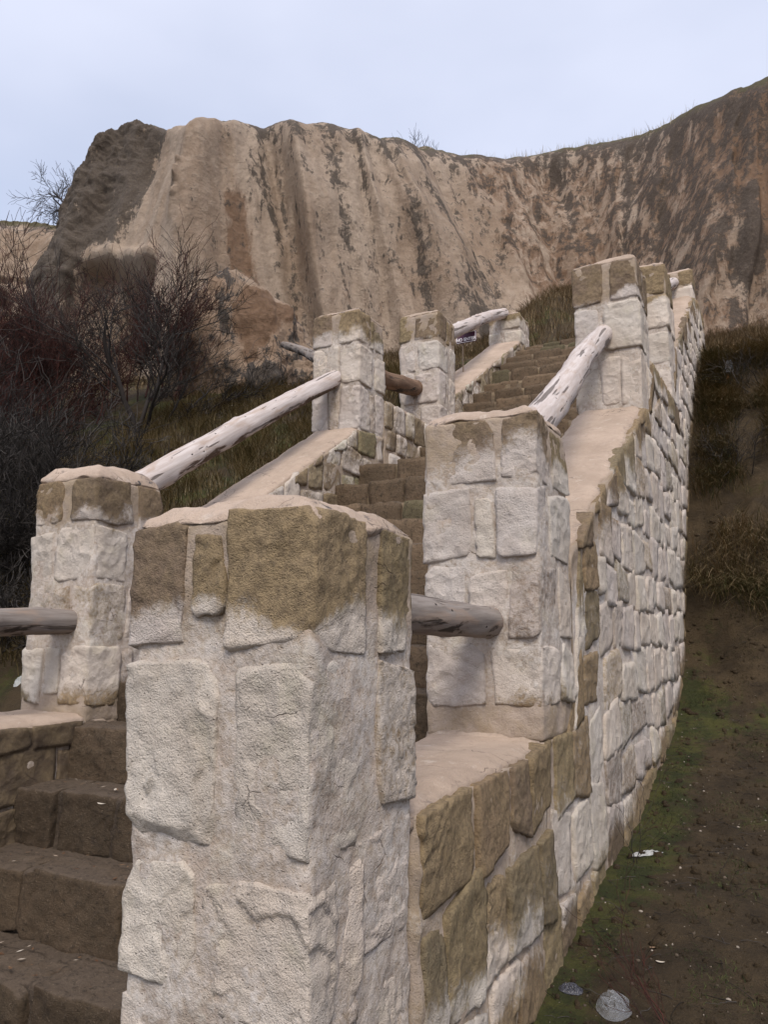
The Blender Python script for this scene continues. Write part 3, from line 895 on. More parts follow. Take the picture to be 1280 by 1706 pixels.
gbot = lambda y: np.interp(y, GY, GZ) - .25
wr = thing("retaining_wall", "long high whitewashed rubble stone wall along the right side of the stairs", "wall", (-PW / 2, 7, -1.7))
for k, (a, b, r_) in enumerate([(.66, 2.2, .02), (2.2, 2.86, .03), (2.86, 6.1, .035), (6.1, 6.75, .06), (6.75, 9.2, .06), (9.2, 12.75, .07), (12.75, 14.9, .1)]):
    V, Q = wall_segment(wr, -PW + .012, -.014, a, b, wall_top_right, gbot, 200 + k, r_)
    zt = wall_top_right(np.clip(V[:, 1], a + .002, b - .002))
    put("mortar", V, Q, M_MORTAR, wr, attrs={"dep": bloom(V, zt, .22, .18, None, 5, .58) * ss(.0, .35, V[:, 2] - np.interp(V[:, 1], GY, GZ) + .1 * fbm(V * 2, 3, 8)) * (.45 + .55 * ss(1.9, 2.9, V[:, 1]))})
for k, (a, b, r_) in enumerate([(.64, 2.21, .02), (2.83, 6.12, .03), (6.73, 8.59, .06), (9.2, 12.77, .06), (13.38, 14.9, .1)]):
    cap_segment(wr, -PW, 0, a, b, wall_top_right, 240 + k, r_)

def dep_right(V, rs):
    zt = wall_top_right(np.array([V[:, 1].mean()]))[0]
    yc = V[:, 1].mean()
    d = zt - V[:, 2].mean()
    keep = .42 if yc < 2.2 else (.30 if yc < 2.9 else .26)
    if yc < 2.0:                                # bare brown stones under the low coping
        k = bloom(V, zt, .52 + .25 * rs.rand(), .16, None, 6)
    else:
        k = bloom(V, zt, keep + rs.uniform(-.1, .15), .15, None, 6)
    k = k * ss(.0, .40, V[:, 2] - np.interp(V[:, 1], GY, GZ) + .12 * fbm(V * 2, 3, 8))
    k = k * rs.choice([1, 1, 1, 1, .95, .8, .55])
    if 1.9 < yc < 3.6 and d < 1.3 and rs.rand() < .5:
        k = k * .25
    return k
n_ = face_stones(wr, 0, 1, .67, 3.6, wall_top_right, gbot, 21, (.33, .46), (.26, .5), dep_right, lambda y: .016 if y < 2 else .024, jit=.065, proud=(.014, .025))
n_ += face_stones(wr, 0, 1, 3.6, 14.6, wall_top_right, gbot, 22, (.30, .40), (.32, .62), dep_right, lambda y: .04 if y < 6 else .06, jit=.07, proud=(.014, .027), maxn=300 - n_ - 1)

lbot = lambda y: np.interp(y, NY, NZ) - .9
wl = thing("parapet_wall", "low stone wall along the left side of the stairs with smooth sandy coping", "wall", (XL - PW / 2, 6, -1.5))
for k, (a, b, r_) in enumerate([(-.5, 2.2, .04), (2.2, 2.86, .05), (2.86, 6.1, .05), (6.1, 6.75, .06), (6.75, 9.2, .07), (9.2, 12.75, .08), (12.75, 14.6, .1)]):
    V, Q = wall_segment(wl, XL - PW + .012, XL - .014, a, b, wall_top_left, lambda y: np.minimum(lbot(y), np.interp(y, LY, LZ) - .4), 260 + k, r_)
    put("mortar", V, Q, M_MORTAR, wl, attrs={"dep": .25 + .3 * fbm(V * 1.2, 3, 4)})
for k, (a, b, r_) in enumerate([(-.5, 2.21, .03), (2.83, 6.12, .035), (6.73, 8.59, .05), (9.2, 12.77, .05), (13.38, 14.6, .08)]):
    cap_segment(wl, XL - PW, XL + .02, a, b, wall_top_left, 280 + k, r_)
def dep_left(V, rs):
    yc = V[:, 1].mean()
    if yc < 2.9:
        return np.zeros(len(V))
    return np.clip(rs.choice([0, .2, .45, .6, .8]) + .5 * fbm(V * 2, 3, 6), 0, 1)
def tint_left(rs):
    c = np.array([(.27, .205, .13), (.31, .25, .165), (.23, .17, .11), (.27, .24, .14)][rs.randint(4)]) * rs.uniform(.8, 1.15)
    return (*c, 1)
def tint_low(rs):
    return (*(np.array((.115, .083, .058)) * rs.uniform(.8, 1.2)), 1)
sbot = lambda y: np.interp(y, NY, NZ) - .35
face_stones(wl, XL, 1, .2, 2.2, wall_top_left, sbot, 23, (.28, .36), (.28, .48), dep_left, lambda y: .025, jit=.02, tintf=tint_low)
face_stones(wl, XL, 1, 2.86, 6.7, wall_top_left, sbot, 24, (.28, .38), (.26, .50), dep_left, lambda y: .035, jit=.04, tintf=tint_left)
face_stones(wl, XL, 1, 6.76, 9.2, wall_top_left, sbot, 25, (.26, .36), (.24, .40), dep_left, lambda y: .05, jit=.02, tintf=tint_left)
face_stones(wl, XL, 1, 9.22, 14.4, wall_top_left, sbot, 26, (.26, .36), (.26, .46), dep_left, lambda y: .06, jit=.03, tintf=tint_left)

# ------------------------------------------------------------------ handrail logs
def log_rail(p0, p1, r0, r1, mat, label, seed, bark=.0, bend=.02, under=.35, group="log handrails", nl=None):
    p0, p1 = np.array(p0, float), np.array(p1, float)
    rs = np.random.RandomState(seed)
    Lg = np.linalg.norm(p1 - p0)
    nl = nl or int(np.clip(Lg / .03, 30, 120)); na = 30
    t = np.linspace(0, 1, nl); a = np.linspace(0, 2 * np.pi, na, endpoint=False)
    tt, aa = np.meshgrid(t, a, indexing='ij')
    rad = r0 + (r1 - r0) * tt
    endr = np.clip(np.minimum(tt, 1 - tt) * Lg / .05, 0, 1)
    rad = rad * np.sqrt(np.clip(1 - (1 - endr) ** 2 * .75, 0, 1))
    D = (p1 - p0) / Lg
    q = Vector(D).to_track_quat('Z', 'Y')
    up = np.array(q.inverted() @ Vector((0, 0, 1)))
    upang = math.atan2(up[1], up[0])
    cx = bend * np.sin(tt * np.pi * 1.3 + rs.uniform(0, 6)) + .4 * bend * np.sin(tt * 9 + 1); cy = bend * np.cos(tt * np.pi * 1.1 + rs.uniform(0, 6))
    P = np.stack([np.cos(aa) * rad, np.sin(aa) * rad, tt * Lg], -1).reshape(-1, 3)
    ns = fbm(P * np.array([9, 9, 2.2]) + seed, 4, seed) * .010 + pn(P * np.array([25, 25, 4.0]), 2) * .004
    for _ in range(int(Lg * 2.2)):              # knots
        kt, ka = rs.uniform(.05, .95), rs.uniform(0, 6.28)
        da = (aa.ravel() - ka + np.pi) % (2 * np.pi) - np.pi
        ns += .014 * np.exp(-((tt.ravel() - kt) * Lg / .05) ** 2 - (da * r0 / .045) ** 2)
    nrm = np.stack([np.cos(aa), np.sin(aa), aa * 0], -1).reshape(-1, 3)
    P = P + nrm * ns[:, None]
    P[:, 0] += cx.ravel(); P[:, 1] += cy.ravel()
    ii = np.arange(nl * na).reshape(nl, na)
    j = np.roll(ii, -1, 1)
    Q = np.stack([ii[:-1], j[:-1], j[1:], ii[1:]], -1).reshape(-1, 4)
    # end discs
    c0, c1 = len(P), len(P) + 1
    P = np.concatenate([P, [[cx[0, 0], cy[0, 0], .0]], [[cx[-1, 0], cy[-1, 0], Lg]]])
    e0 = np.stack([j[0, ::2], ii[0, ::2], np.full(na // 2, c0), np.roll(ii[0, ::2], -1)], -1)
    e1 = np.stack([ii[-1, ::2], j[-1, ::2], np.roll(ii[-1, ::2], -1), np.full(na // 2, c1)], -1)
    e0 = np.stack([np.roll(ii[0, ::2], -1), j[0, ::2], ii[0, ::2], np.full(na // 2, c0)], -1)
    Q = np.concatenate([Q, e0, e1])
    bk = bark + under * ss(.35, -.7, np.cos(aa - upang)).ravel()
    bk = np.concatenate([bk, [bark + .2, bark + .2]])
    me = mesh_np("log_rail", P, Q, mat, {"bark": bk})
    o = bpy.data.objects.new("log_rail", me)
    COL.objects.link(o)
    o.location = p0
    o.rotation_mode = 'QUATERNION'
    o.rotation_quaternion = q
    ORG[o.name] = p0
    return tag(o, label, "log", group)

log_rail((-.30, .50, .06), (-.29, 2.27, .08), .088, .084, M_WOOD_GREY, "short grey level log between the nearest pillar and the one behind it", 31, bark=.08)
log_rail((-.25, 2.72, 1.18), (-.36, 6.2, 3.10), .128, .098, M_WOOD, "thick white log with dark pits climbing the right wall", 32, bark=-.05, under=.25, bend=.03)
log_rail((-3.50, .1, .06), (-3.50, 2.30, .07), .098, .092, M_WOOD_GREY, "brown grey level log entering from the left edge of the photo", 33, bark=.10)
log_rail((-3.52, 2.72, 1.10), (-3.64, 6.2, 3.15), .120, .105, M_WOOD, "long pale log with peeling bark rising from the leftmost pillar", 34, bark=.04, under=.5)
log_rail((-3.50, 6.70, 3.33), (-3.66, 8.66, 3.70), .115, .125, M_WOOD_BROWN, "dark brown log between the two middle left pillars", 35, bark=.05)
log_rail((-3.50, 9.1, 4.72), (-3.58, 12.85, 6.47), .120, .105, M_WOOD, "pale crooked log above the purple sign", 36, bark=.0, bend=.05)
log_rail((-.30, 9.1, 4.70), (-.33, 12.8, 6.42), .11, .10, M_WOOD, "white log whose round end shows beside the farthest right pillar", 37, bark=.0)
log_rail((-3.95, 6.35, 3.45), (-6.7, 9.4, 5.22), .075, .06, M_WOOD_GREY, "thin dark log reaching back to the lichen covered boulder", 38, bark=.2)

# ------------------------------------------------------------------ boulder left of the stairs
def boulder(c, size, seed, label, name="boulder", flat_top=True, res=70):
    P, Q = lattice(res, res, res)
    n = P / np.linalg.norm(P, axis=1, keepdims=True)
    q = n * .45 + P * .55
    V = q * np.array(size)
    V[:, 0] *= 1 - .16 * (V[:, 2] / size[2])
    rb_ = np.random.RandomState(seed)
    for _ in range(16):
        ax = rb_.normal(size=3); ax /= np.linalg.norm(ax)
        s_ = (V @ ax).max() * rb_.uniform(.72, .95)
        V = V - np.outer(np.clip(V @ ax - s_, 0, None) * .9, ax)
    d = fbm(V * 1.1 + seed, 5, seed, .5) * .13 + fbm(V * 4 + seed, 4, seed + 1, .6) * .06
    d += -.14 * np.abs(pn(V * np.array([1.6, 1.6, .6]) + seed, seed + 2))
    V = V + n * d[:, None]
    V = V + np.array(c)
    zrel = (V[:, 2] - c[2]) / size[2]
    band = np.clip(1.9 * pn(V * np.array([1.1, 1.1, .6]), seed + 5) + .5 * pn(V * 2.7, seed + 6), -1, 1)
    at = {"lich": .36 + .42 * band * ss(1.05, .6, zrel), "brown": .30 + .45 * ss(.0, .9, -band) , "moss": .75 * ss(.85, 1.05, zrel)}
    o = put(name, V, Q, M_BOULDER, attrs=at)
    return tag(o, label, "boulder")
boulder((-8.15, 10.2, 5.05), (1.35, 1.3, 2.15), 61, "big boulder with orange and black lichen left of the stairs")
boulder((-6.1, 9.6, 4.35), (.42, .5, .40), 62, "small mossy rock tucked between the boulder and the left pillar", res=30)

# ------------------------------------------------------------------ sign
sg = thing("warning_sign", "small purple sign with white lettering under the upper log", "sign", (-3.68, 10.625, 4.3))
def flat_mat(name, col, rough=.5):
    m, N, L, b = new_mat(name)
    P = geo_pos(N)
    L.new(mix(N, L, rng(N, L, noise(N, L, 30, 4, .6, P), .5, .8, 0, .35), col, tuple(c * .6 for c in col)), b.inputs['Base Color'])
    b.inputs['Roughness'].default_value = rough
    return m
M_PURPLE = flat_mat("purple_sign_paint", (.085, .03, .06)); M_SIGNW = flat_mat("white_sign_paint", (.8, .76, .78)); M_POST = flat_mat("dull_wooden_post", (.30, .22, .15))
def box_on(root, name, mat, c, s, bev=.004, res=.05):
    V, Q, nr = rough_block(corners(np.array(c) - np.array(s) / 2, np.array(c) + np.array(s) / 2), 9, res, bev, 0, 0, 1, 0, hi=10)
    return put(name, V, Q, mat, root)
SC = np.array([-3.60, 10.60, 5.20])
box_on(sg, "board", M_PURPLE, SC, (.38, .02, .20))
for nm, c, s in (("border", (0, -.012, -.088), (.36, .006, .010)), ("border", (0, -.012, .088), (.36, .006, .010)), ("border", (.176, -.012, 0), (.010, .006, .166)), ("border", (-.176, -.012, 0), (.010, .006, .166))):
    box_on(sg, nm, M_SIGNW, SC + np.array(c), s, .001)
cu = bpy.data.curves.new("lettering", 'FONT')
cu.body = "NO ENTER"; cu.size = .078; cu.align_x = 'CENTER'; cu.extrude = .002; cu.offset = .003
tmp = bpy.data.objects.new("lettering_source", cu)
COL.objects.link(tmp)
bpy.context.view_layer.update()
me = bpy.data.meshes.new_from_object(tmp.evaluated_get(bpy.context.evaluated_depsgraph_get()))
bpy.data.objects.remove(tmp)
me.materials.clear(); me.materials.append(M_SIGNW)
lo_ = bpy.data.objects.new("lettering", me)
COL.objects.link(lo_)
lo_.parent = sg
lo_.location = SC + np.array([-.003, -.0135, -.062]) - ORG[sg.name]
lo_.rotation_euler = (R(90), 0, 0)
box_on(sg, "post", M_POST, (-3.68, 10.625, 4.85), (.022, .022, 1.0))

# ------------------------------------------------------------------ bare shrubs and trees
def tubes(starts, dirs, lens, r0, r1, seed, npt=5, sides=3, wig=.12, lift=.1):
    rs = np.random.RandomState(seed)
    M = len(starts)
    t = np.linspace(0, 1, npt)
    dirs = dirs / np.linalg.norm(dirs, axis=1, keepdims=True)
    P = starts[:, None] + dirs[:, None] * (lens[:, None] * t)[..., None]
    wob = np.cumsum(rs.normal(size=(M, npt, 3)), 1) * (wig / npt) * lens[:, None, None]
    wob -= wob[:, :1]
    P = P + wob
    P[..., 2] += lift * lens[:, None] * t ** 2
    rad = r0[:, None] + (r1 - r0)[:, None] * t
    ref = np.where(np.abs(dirs[:, 2:3]) > .9, np.array([[1., 0, 0]]), np.array([[0, 0, 1.]]))
    e1 = np.cross(dirs, ref); e1 /= np.linalg.norm(e1, axis=1, keepdims=True)
    e2 = np.cross(dirs, e1)
    an = np.linspace(0, 2 * np.pi, sides, endpoint=False)
    ring = e1[:, None, None] * np.cos(an)[None, None, :, None] + e2[:, None, None] * np.sin(an)[None, None, :, None]
    V = P[:, :, None] + ring * rad[:, :, None, None]
    ii = np.arange(M * npt * sides).reshape(M, npt, sides)
    j = np.roll(ii, -1, 2)
    Q = np.stack([ii[:, :-1], j[:, :-1], j[:, 1:], ii[:, 1:]], -1).reshape(-1, 4)
    tn = np.repeat(rs.rand(M), npt * sides)
    return P, V.reshape(-1, 3), Q, tn

def branch_from(P, r_parent, n, rs, lmul, spread, up=.3, lo=.25):
    M, npt, _ = P.shape
    pi = np.repeat(np.arange(M), n)
    t = rs.uniform(lo, 1, len(pi)) * (npt - 1)
    i = np.minimum(t.astype(int), npt - 2); f = (t - i)[:, None]
    st = P[pi, i] * (1 - f) + P[pi, i + 1] * f
    d = P[pi, i + 1] - P[pi, i]
    ln = np.linalg.norm(P[pi, -1] - P[pi, 0], axis=1)
    d = d / np.maximum(np.linalg.norm(d, axis=1, keepdims=True), 1e-6)
    rnd = rs.normal(size=d.shape)
    rnd -= (rnd * d).sum(1, keepdims=True) * d
    rnd /= np.linalg.norm(rnd, axis=1, keepdims=True)
    d = d + rnd * spread + np.array([0, 0, up])
    return st, d, ln * lmul * rs.uniform(.55, 1.2, len(pi)), pi, t / (npt - 1)

def shrub(base, h, nst, kids, seed, label, mats, name="bare_shrub", cat="shrub", group=None, lean=(0, 0, 0), spread0=.35, rad=.02, up=.25, spread=.75, lmul=.62, part=("stems", "twigs"), base_w=.25, tw=.0042):
    rs = np.random.RandomState(seed)
    base = np.array(base, float)
    root = thing(name, label, cat, base, group)
    st = base + rs.normal(size=(nst, 3)) * np.array([base_w, base_w, 0])
    st[:, 2] = base[2] - .1
    d = rs.normal(size=(nst, 3)) * spread0 + np.array([0, 0, 1.]) + np.array(lean)
    ln = h * rs.uniform(.55, .9, nst)
    r0 = np.full(nst, rad) * rs.uniform(.6, 1.2, nst); r1 = r0 * .45
    P, V, Q, tn = tubes(st, d, ln, r0, r1, seed, 7, 6, .22, .05)
    Vs, Qs, Ts = [V], [Q], [tn]
    off = len(V)
    tw_V, tw_Q, tw_T = [], [], []
    toff = 0
    rp = r1
    for lv, n in enumerate(kids):
        s_, d_, l_, pi, tt = branch_from(P, rp, n, rs, lmul, spread, up, .2 if lv else .28)
        ra = np.maximum(rp[pi] * .75, tw); rb = np.maximum(ra * .4, tw * .75)
        P, V, Q, tn = tubes(s_, d_, l_, ra, rb, seed + 10 + lv, 5, 4 if lv == 0 else 3, .25, .05)
        rp = rb
        if lv == 0:
            Vs.append(V); Qs.append(Q + off); Ts.append(tn); off += len(V)
        else:
            tw_V.append(V); tw_Q.append(Q + toff); tw_T.append(tn); toff += len(V)
    put(part[0], np.concatenate(Vs), np.concatenate(Qs), mats[0], root, attrs={"tint": np.concatenate(Ts)})
    put(part[1], np.concatenate(tw_V), np.concatenate(tw_Q), mats[1], root, attrs={"tint": np.concatenate(tw_T)}, kind="stuff")
    return root
def gz(x, y):
    return float(ground_h(np.array([x]), np.array([y]))[0])
shrub((-8.0, 7.3, gz(-8, 7.3)), 2.1, 4, (7, 8, 7), 401, "forked bare tree with dark trunks standing before the lichen boulder", (M_BARKDK, M_TWIG_GREY), "bare_tree", "tree", lean=(.28, .1, 0), spread0=.42, rad=.055, part=("trunk", "crown"), base_w=.10, up=.18)
red = [(-9.6, 7.0, 2.0, "tall dense red brown bare shrub left of the forked tree"), (-10.9, 7.6, 1.75, "red brown bare shrub under the rock hollow, left of the densest one"),
       (-9.0, 8.9, 1.9, "bare reddish shrub right behind the forked tree"), (-12.2, 7.6, .95, "red brown bare shrub near the left edge below the niche"),
       (-8.8, 5.6, 1.4, "low reddish bare shrub just above the leftmost pillar"), (-10.3, 5.6, 1.5, "low red brown bare shrub above and left of the leftmost pillar"),
       (-13.8, 9.4, 1.0, "farthest red brown bare shrub at the foot of the dark rock flank")]
for k, (x, y, h, lb) in enumerate(red):
    shrub((x, y, gz(x, y)), h, 14, (7, 7, 5), 420 + k, lb, (M_TWIG, M_TWIG), group="red brown bare shrubs left of the stairs", rad=.018, spread0=.30, base_w=.35)
for k, (x, y, h, lb) in enumerate([(-6.4, 4.4, 1.3, "tangled grey bare shrub beside the left face of the leftmost pillar"), (-7.6, 4.6, 1.5, "dark tangled shrub at the left edge above the level log"), (-5.6, 3.1, .8, "small tangled shrub below the level log at the left edge"), (-6.6, 3.6, 1.1, "dark bare shrub directly behind the level log at the left edge")]):
    shrub((x, y, gz(x, y)), h, 14, (7, 7, 5), 450 + k, lb, (M_TWIG_GREY, M_TWIG_GREY), group="dark tangled shrubs beside the leftmost pillar", rad=.012, spread0=.5, up=.0, base_w=.35)
shrub((-24.9, 20.2, 17.4), 2.5, 5, (7, 7, 5), 470, "small bare tree on the skyline left of the rock peak", (M_BARKDK, M_BARKDK), "skyline_tree", "tree", lean=(-.55, -.2, 0), spread0=.45, rad=.07, part=("trunk", "crown"), base_w=.2, up=.05, tw=.008)
rp_ = ridge_point(9.1, 5)
shrub(tuple(rp_ - np.array([0, 0, .1])), 1.5, 9, (5, 4), 471, "thin bare bush on the ridge above the rock face", (M_TWIG_GREY, M_TWIG_GREY), "ridge_bush", "bush", spread0=.5, rad=.018, part=("stems", "twigs"), base_w=.35, tw=.007)

# ------------------------------------------------------------------ grass
def grass(name, base, hgt, wid, droop, mat, seed, dirs=None, label=None, npt=4, tint_bias=0.0):
    rs = np.random.RandomState(seed)
    M = len(base)
    a = rs.uniform(0, 2 * np.pi, M)
    d = np.stack([np.cos(a), np.sin(a), np.zeros(M)], 1)
    if dirs is not None:
        d = d * .6 + dirs
        d /= np.maximum(np.linalg.norm(d, axis=1, keepdims=True), 1e-6)
    L = hgt * rs.uniform(.5, 1.25, M)
    t = np.linspace(0, 1, npt)
    dr = droop * rs.uniform(.5, 1.5, M)
    hz = (t[None] ** 1.5) * (L * np.clip(dr, 0, 1.6))[:, None]
    vt = L[:, None] * (t[None] - .62 * dr[:, None] * t[None] ** 2.2)
    P = base[:, None] + d[:, None] * hz[..., None]
    P[..., 2] += vt
    side = np.stack([-d[:, 1], d[:, 0], np.zeros(M)], 1)
    wv = wid * (1 - t * .85)
    A = P - side[:, None] * wv[None, :, None]; B = P + side[:, None] * wv[None, :, None]
    V = np.stack([A, B], 2)
    ii = np.arange(M * npt * 2).reshape(M, npt, 2)
    Q = np.stack([ii[:, :-1, 0], ii[:, :-1, 1], ii[:, 1:, 1], ii[:, 1:, 0]], -1).reshape(-1, 4)
    tn = np.clip(np.repeat(rs.rand(M) ** 1.3 + tint_bias + .35 * pn(base * 1.5, seed), npt * 2), 0, 1)
    o = put(name, V.reshape(-1, 3), Q, mat, origin=base.mean(0), attrs={"tint": tn}, kind="stuff")
    if label:
        tag(o, label, "grass")
    return o

def tufts(n, xr, yr, per, spread, seed, keep=None):
    rs = np.random.RandomState(seed)
    x = rs.uniform(*xr, n); y = rs.uniform(*yr, n)
    if keep is not None:
        k = keep(x, y); x, y = x[k], y[k]
    X = np.repeat(x, per) + rs.normal(size=len(x) * per) * spread
    Y = np.repeat(y, per) + rs.normal(size=len(x) * per) * spread
    return np.stack([X, Y, ground_h(X, Y) - .015], 1)
b_ = tufts(1000, (-8.5, -4.05), (3.0, 10.5), 24, .06, 501)
b_ = b_[b_[:, 0] < -3.98]
grass("slope_grass", b_, .30, .0050, .75, M_GRASS, 502, np.tile([.35, -.75, 0], (len(b_), 1)), "long dry yellow green grass drooping on the slope under the pale log")
b_ = tufts(1000, (-14, -4.05), (10, 19), 14, .10, 503)
grass("upper_slope_grass", b_, .24, .007, .5, M_SCRUB, 504, np.tile([.3, -.6, 0], (len(b_), 1)), "short dry grass on the slope below the rock face", tint_bias=.1)
b_ = tufts(1500, (-9.5, 2.0), (14.2, 29), 18, .12, 505)
b_ = b_[(b_[:, 1] > 14.9) | (b_[:, 0] > .2)]
grass("hillside_scrub", b_, .42, .009, .55, M_SCRUB, 506, np.tile([.2, -.6, 0], (len(b_), 1)), "dark brown dry scrub on the hillside behind the upper steps", tint_bias=.12)
def bank_keep(x, y):
    return pn(np.stack([x * 1.6, y * 1.1, x * 0], 1), 77) > -.08
b_ = tufts(760, (.12, 1.7), (8.45, 13.8), 30, .06, 507, bank_keep)
b_ = b_[(b_[:, 0] > .06)]
grass("bank_grass", b_, .46, .003, 1.15, M_GRASS_DK, 508, np.tile([.0, -1.0, 0], (len(b_), 1)), "dark dry grass hanging down the earth bank right of the wall", npt=5)
b_ = tufts(1500, (.08, 1.6), (1.6, 8.6), 18, .045, 509, lambda x, y: pn(np.stack([x * 2.2, y * 1.5, x * 0], 1), 78) + .25 * ss(.4, .1, x) > .18)
b_ = b_[b_[:, 0] > .07]
grass("ground_grass", b_, .05, .0022, .7, M_GREEN, 510, None, "sparse short green grass on the soil at the foot of the wall", tint_bias=-.1, npt=3)
rb = []
rs = np.random.RandomState(511)
for k in range(4200):
    s_ = rs.uniform(10.3, 15.2)
    if rs.rand() > .35 + .65 * math.exp(-((s_ - 12.6) / .9) ** 2):
        continue
    p_ = ridge_point(s_, rs.randint(2, 8)); rb.append(p_ + rs.normal(size=3) * np.array([.15, .15, .0]) - np.array([0, 0, .05]))
grass("ridge_grass", np.array(rb), .50, .010, .35, M_GRASS, 512, None, "pale dry grass fringe along the skyline of the right ridge", tint_bias=.25)

# ------------------------------------------------------------------ shrubs and roots on the right bank
for k, (x, y, h, lb) in enumerate([(.95, 11.9, .85, "dark tangled dead bush at the top of the right bank"), (.62, 10.0, .8, "thin dead branches hanging on the middle of the right bank")]):
    shrub((x, y, gz(x, y)), h, 12, (6, 5), 480 + k, lb, (M_TWIG_GREY, M_TWIG_GREY), "dead_bush", "bush", spread0=.8, up=-.15, rad=.009, base_w=.16, tw=.002)
shrub((.16, 3.75, gz(.16, 3.75)), .42, 2, (4, 3), 490, "spindly dead twig standing in the soil beside the white plastic scrap", (M_TWIG_GREY, M_TWIG), "dead_twig", "twig", spread0=.3, rad=.005, base_w=.01, tw=.0012)
shrub((.62, 1.95, gz(.62, 1.95)), .55, 4, (4, 3), 491, "thin reddish dead twigs at the bottom right corner of the photo", (M_TWIG, M_TWIG), "dead_twig", "twig", spread0=.5, rad=.004, base_w=.06, tw=.0012, lean=(-.2, .2, 0))

# ------------------------------------------------------------------ pebbles, leaves and litter
rs = np.random.RandomState(601)
pv, pq, off = [], [], 0
Pb, Qb = lattice(2, 2, 2)
nb = Pb / np.linalg.norm(Pb, axis=1, keepdims=True)
for k in range(900):
    x = rs.uniform(.03, 1.6); y = rs.uniform(.6, 8.2)
    s_ = .0025 + .009 * rs.rand() ** 3
    v = nb * s_ * rs.uniform(.6, 1.3, (1, 3)) * rs.uniform(.85, 1.15, (len(nb), 1))
    pv.append(v + np.array([x, y, gz(x, y) if False else 0])); pq.append(Qb + off); off += len(nb)
pv = np.concatenate(pv)
cxy = pv.reshape(900, -1, 3).mean(1)
pv[:, 2] += np.repeat(ground_h(cxy[:, 0], cxy[:, 1]), len(nb))
M_PEB = leafy("pebble_grey", [(.07, .052, .036), (.14, .11, .08), (.34, .29, .24)])
o = put("pebbles", pv, np.concatenate(pq), M_PEB, attrs={"tint": np.repeat(rs.rand(900) ** 1.5, len(nb))}, kind="stuff")
tag(o, "scattered small pebbles on the soil beside the wall", "pebbles")

NC = 3600
cx_ = np.stack([rs.uniform(.02, 1.7, NC), rs.uniform(.6, 9.5, NC)], 1)
sz_ = .005 + .034 * rs.rand(NC) ** 7
cv = nb[None] * sz_[:, None, None] * rs.uniform(.6, 1.25, (NC, len(nb), 1)) * rs.uniform(.6, 1.3, (NC, 1, 3))
cv[..., :2] += cx_[:, None]
cv[..., 2] += ground_h(cx_[:, 0], cx_[:, 1])[:, None]
cqq = (Qb[None] + (np.arange(NC) * len(nb))[:, None, None]).reshape(-1, 4)
o = put("soil_clods", cv.reshape(-1, 3), cqq, M_SOIL, attrs={"moss": np.repeat(rs.rand(NC) * .4, len(nb))}, kind="stuff")
tag(o, "crumbly clods of brown earth along the foot of the wall", "soil")
NT = 420
tx = np.stack([rs.uniform(.05, 1.6, NT), rs.uniform(1.5, 9.0, NT)], 1)
ta = rs.uniform(0, 6.28, NT)
_, tv, tq, tt_ = tubes(np.column_stack([tx, ground_h(tx[:, 0], tx[:, 1]) + .006]), np.stack([np.cos(ta), np.sin(ta), rs.uniform(-.05, .12, NT)], 1), rs.uniform(.05, .28, NT), np.full(NT, .0022), np.full(NT, .0010), 77, 6, 3, .35, .0)
o = put("twig_litter", tv, tq, M_TWIG_GREY, attrs={"tint": tt_}, kind="stuff")
tag(o, "thin dead twigs strewn over the soil right of the wall", "twigs")

def plastic(name, col, alpha, rough=.25):
    m, N, L, b = new_mat(name)
    b.inputs['Base Color'].default_value = (*col, 1)
    b.inputs['Roughness'].default_value = rough
    b.inputs['Specular IOR Level'].default_value = .5
    b.inputs['Alpha'].default_value = alpha
    bump(N, L, b, noise(N, L, 28, 4, .6, geo_pos(N), 1.5), .5, .02)
    return m
def crumple(name, c, sx, sy, hz, seed, mat, label, cat="litter", rot=0.0, n=46):
    u = np.linspace(0, 1, n); th = np.linspace(0, 2 * np.pi, n)
    U, TH = np.meshgrid(u, th, indexing='ij')
    sh = 1 + .22 * pn(np.stack([np.cos(TH).ravel() * 1.4 + seed, np.sin(TH).ravel() * 1.4, TH.ravel() * 0], 1), seed).reshape(U.shape) + .10 * np.sin(TH * 2 + seed)
    x = U * sx * sh * np.cos(TH); y = U * sy * sh * np.sin(TH)
    P = np.stack([x, y, x * 0], -1).reshape(-1, 3)
    fold = 1 - np.abs(fbm(P / max(sx, sy) * 1.9 + seed, 4, seed, .6)) * 2
    z = (np.clip(fold, 0, 1) * hz * .75 + hz * .30) * ss(1.0, .72, U.ravel()) * (.6 + .4 * (1 - U.ravel()))
    ca, sa = math.cos(rot), math.sin(rot)
    X = c[0] + ca * P[:, 0] - sa * P[:, 1]; Y = c[1] + sa * P[:, 0] + ca * P[:, 1]
    V = np.stack([X, Y, ground_h(X, Y) + z + .004 if c[2] is None else c[2] + z], 1)
    ii = np.arange(n * n).reshape(n, n)
    Q = np.stack([ii[:-1, :-1], ii[1:, :-1], ii[1:, 1:], ii[:-1, 1:]], -1).reshape(-1, 4)
    return tag(put(name, V, Q, mat, smooth=False), label, cat)
crumple("plastic_scrap", (.19, 3.92, None), 0.10, .045, .022, 3, plastic("white_plastic", (.38, .38, .37), 1, .4), "crumpled white plastic scrap on the moss at the wall foot", rot=.5)
crumple("plastic_bag", (.33, 2.06, None), .085, .11, .035, 5, plastic("clear_plastic", (.55, .57, .60), .24, .12), "clear crumpled plastic bag at the bottom edge of the photo", rot=.3)
crumple("plastic_wrapper", (.115, 2.13, None), .055, .045, .016, 8, plastic("dark_plastic", (.06, .06, .075), .75, .2), "small dark shiny crumpled wrapper by the wall foot", rot=.2)
crumple("plastic_bag", (.52, 12.3, None), .10, .08, .16, 9, plastic("bag_white", (.6, .6, .62), 1, .4), "black and white litter bag on top of the right bank", rot=.2)
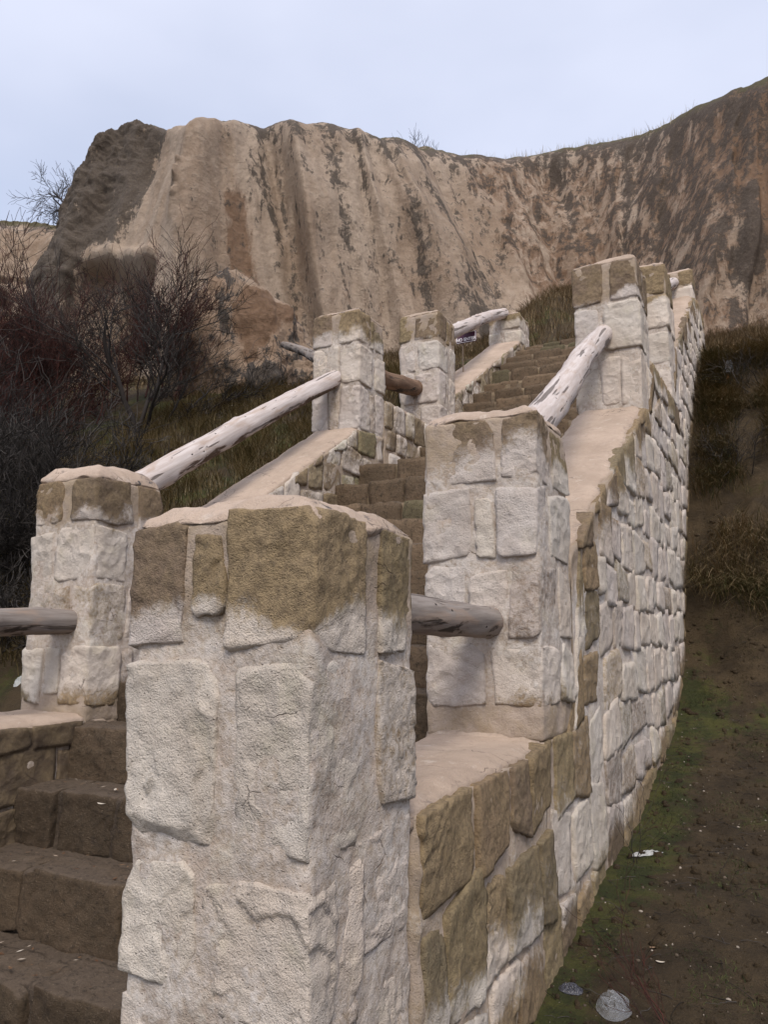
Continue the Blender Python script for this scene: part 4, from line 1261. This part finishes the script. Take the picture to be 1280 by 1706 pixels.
crumple("orange_wrapper", (.50, 12.16, None), .04, .04, .06, 10, plastic("orange_plastic", (.55, .17, .02), 1, .4), "tiny orange wrapper under the litter bag on the right bank", n=16)
crumple("paper_scrap", (-5.0, 3.0, None), .045, .035, .05, 11, plastic("paper_white", (.38, .39, .38), 1, .6), "white paper scrap lying among the shrubs below the left log", n=24)
M_LEAF = leafy("dead_leaf", [(.10, .05, .025), (.22, .13, .07), (.50, .44, .36)])
leafspots = [((.45, 2.33), "orange brown dead leaf on the soil near the clear bag"), ((.40, 2.55), "pale bit of paper on the soil behind the clear bag"),]
def flake(c, ln, wd, rot, tilt, tn, label, name="dead_leaf", cat="leaf", group=None):
    t = np.linspace(-1, 1, 9)
    V = []
    for a in t:
        ww = wd * math.sqrt(max(0, 1 - a * a)) + .0006
        for s_ in (-1, 0, 1):
            V.append((a * ln, s_ * ww, .25 * wd * abs(s_) + .15 * ln * a * a + tilt * a * ln))
    V = np.array(V)
    ca, sa = math.cos(rot), math.sin(rot)
    V = np.stack([c[0] + ca * V[:, 0] - sa * V[:, 1], c[1] + sa * V[:, 0] + ca * V[:, 1], c[2] + V[:, 2]], 1)
    ii = np.arange(27).reshape(9, 3)
    Q = np.stack([ii[:-1, :-1], ii[1:, :-1], ii[1:, 1:], ii[:-1, 1:]], -1).reshape(-1, 4)
    return tag(put(name, V, Q, M_LEAF, attrs={"tint": np.full(27, tn)}), label, cat, group)
flake((.42, 2.62, gz(.42, 2.62) + .006), .022, .007, .4, .1, .55, "orange brown dead leaf on the soil above the clear bag")
flake((.47, 2.50, gz(.47, 2.5) + .006), .022, .008, .1, .0, 1.0, "pale cigarette sized scrap beside the orange brown leaf", "paper_scrap", "litter")
flake((-1.62, 1.10, -1.275), .045, .014, .2, .1, .95, "pale dry leaf lying on the lowest wide step")
flake((-1.70, 1.13, -1.272), .055, .020, .5, .1, .35, "brown curled leaf beside the pale one on the low step")
flake((-2.35, 1.52, -.945), .030, .010, .1, .0, 1.0, "pale sliver of leaf on the second visible step")

NL_ = 420
lr = np.random.RandomState(640)
si = lr.randint(1, 6, NL_)
ly = NY[si] + lr.uniform(.05, .36, NL_); lx = lr.uniform(XL + .05, -PW - .05, NL_); lz = NZ[si] + .004
la = lr.uniform(0, 6.28, NL_); ls = .006 + .020 * lr.rand(NL_) ** 2
q4 = np.array([[-1, 0, .0], [0, -.4, .12], [1, 0, .25], [0, .4, .12]])
fv = q4[None] * ls[:, None, None]
ca, sa = np.cos(la)[:, None], np.sin(la)[:, None]
fv = np.stack([lx[:, None] + ca * fv[..., 0] - sa * fv[..., 1], ly[:, None] + sa * fv[..., 0] + ca * fv[..., 1], lz[:, None] + fv[..., 2]], -1)
o = put("step_litter", fv.reshape(-1, 3), np.arange(NL_ * 4).reshape(-1, 4), M_LEAF, attrs={"tint": np.repeat(lr.rand(NL_) ** 2.2, 4)}, kind="stuff")
tag(o, "small bits of dead leaf and grit on the lower steps", "leaf litter")
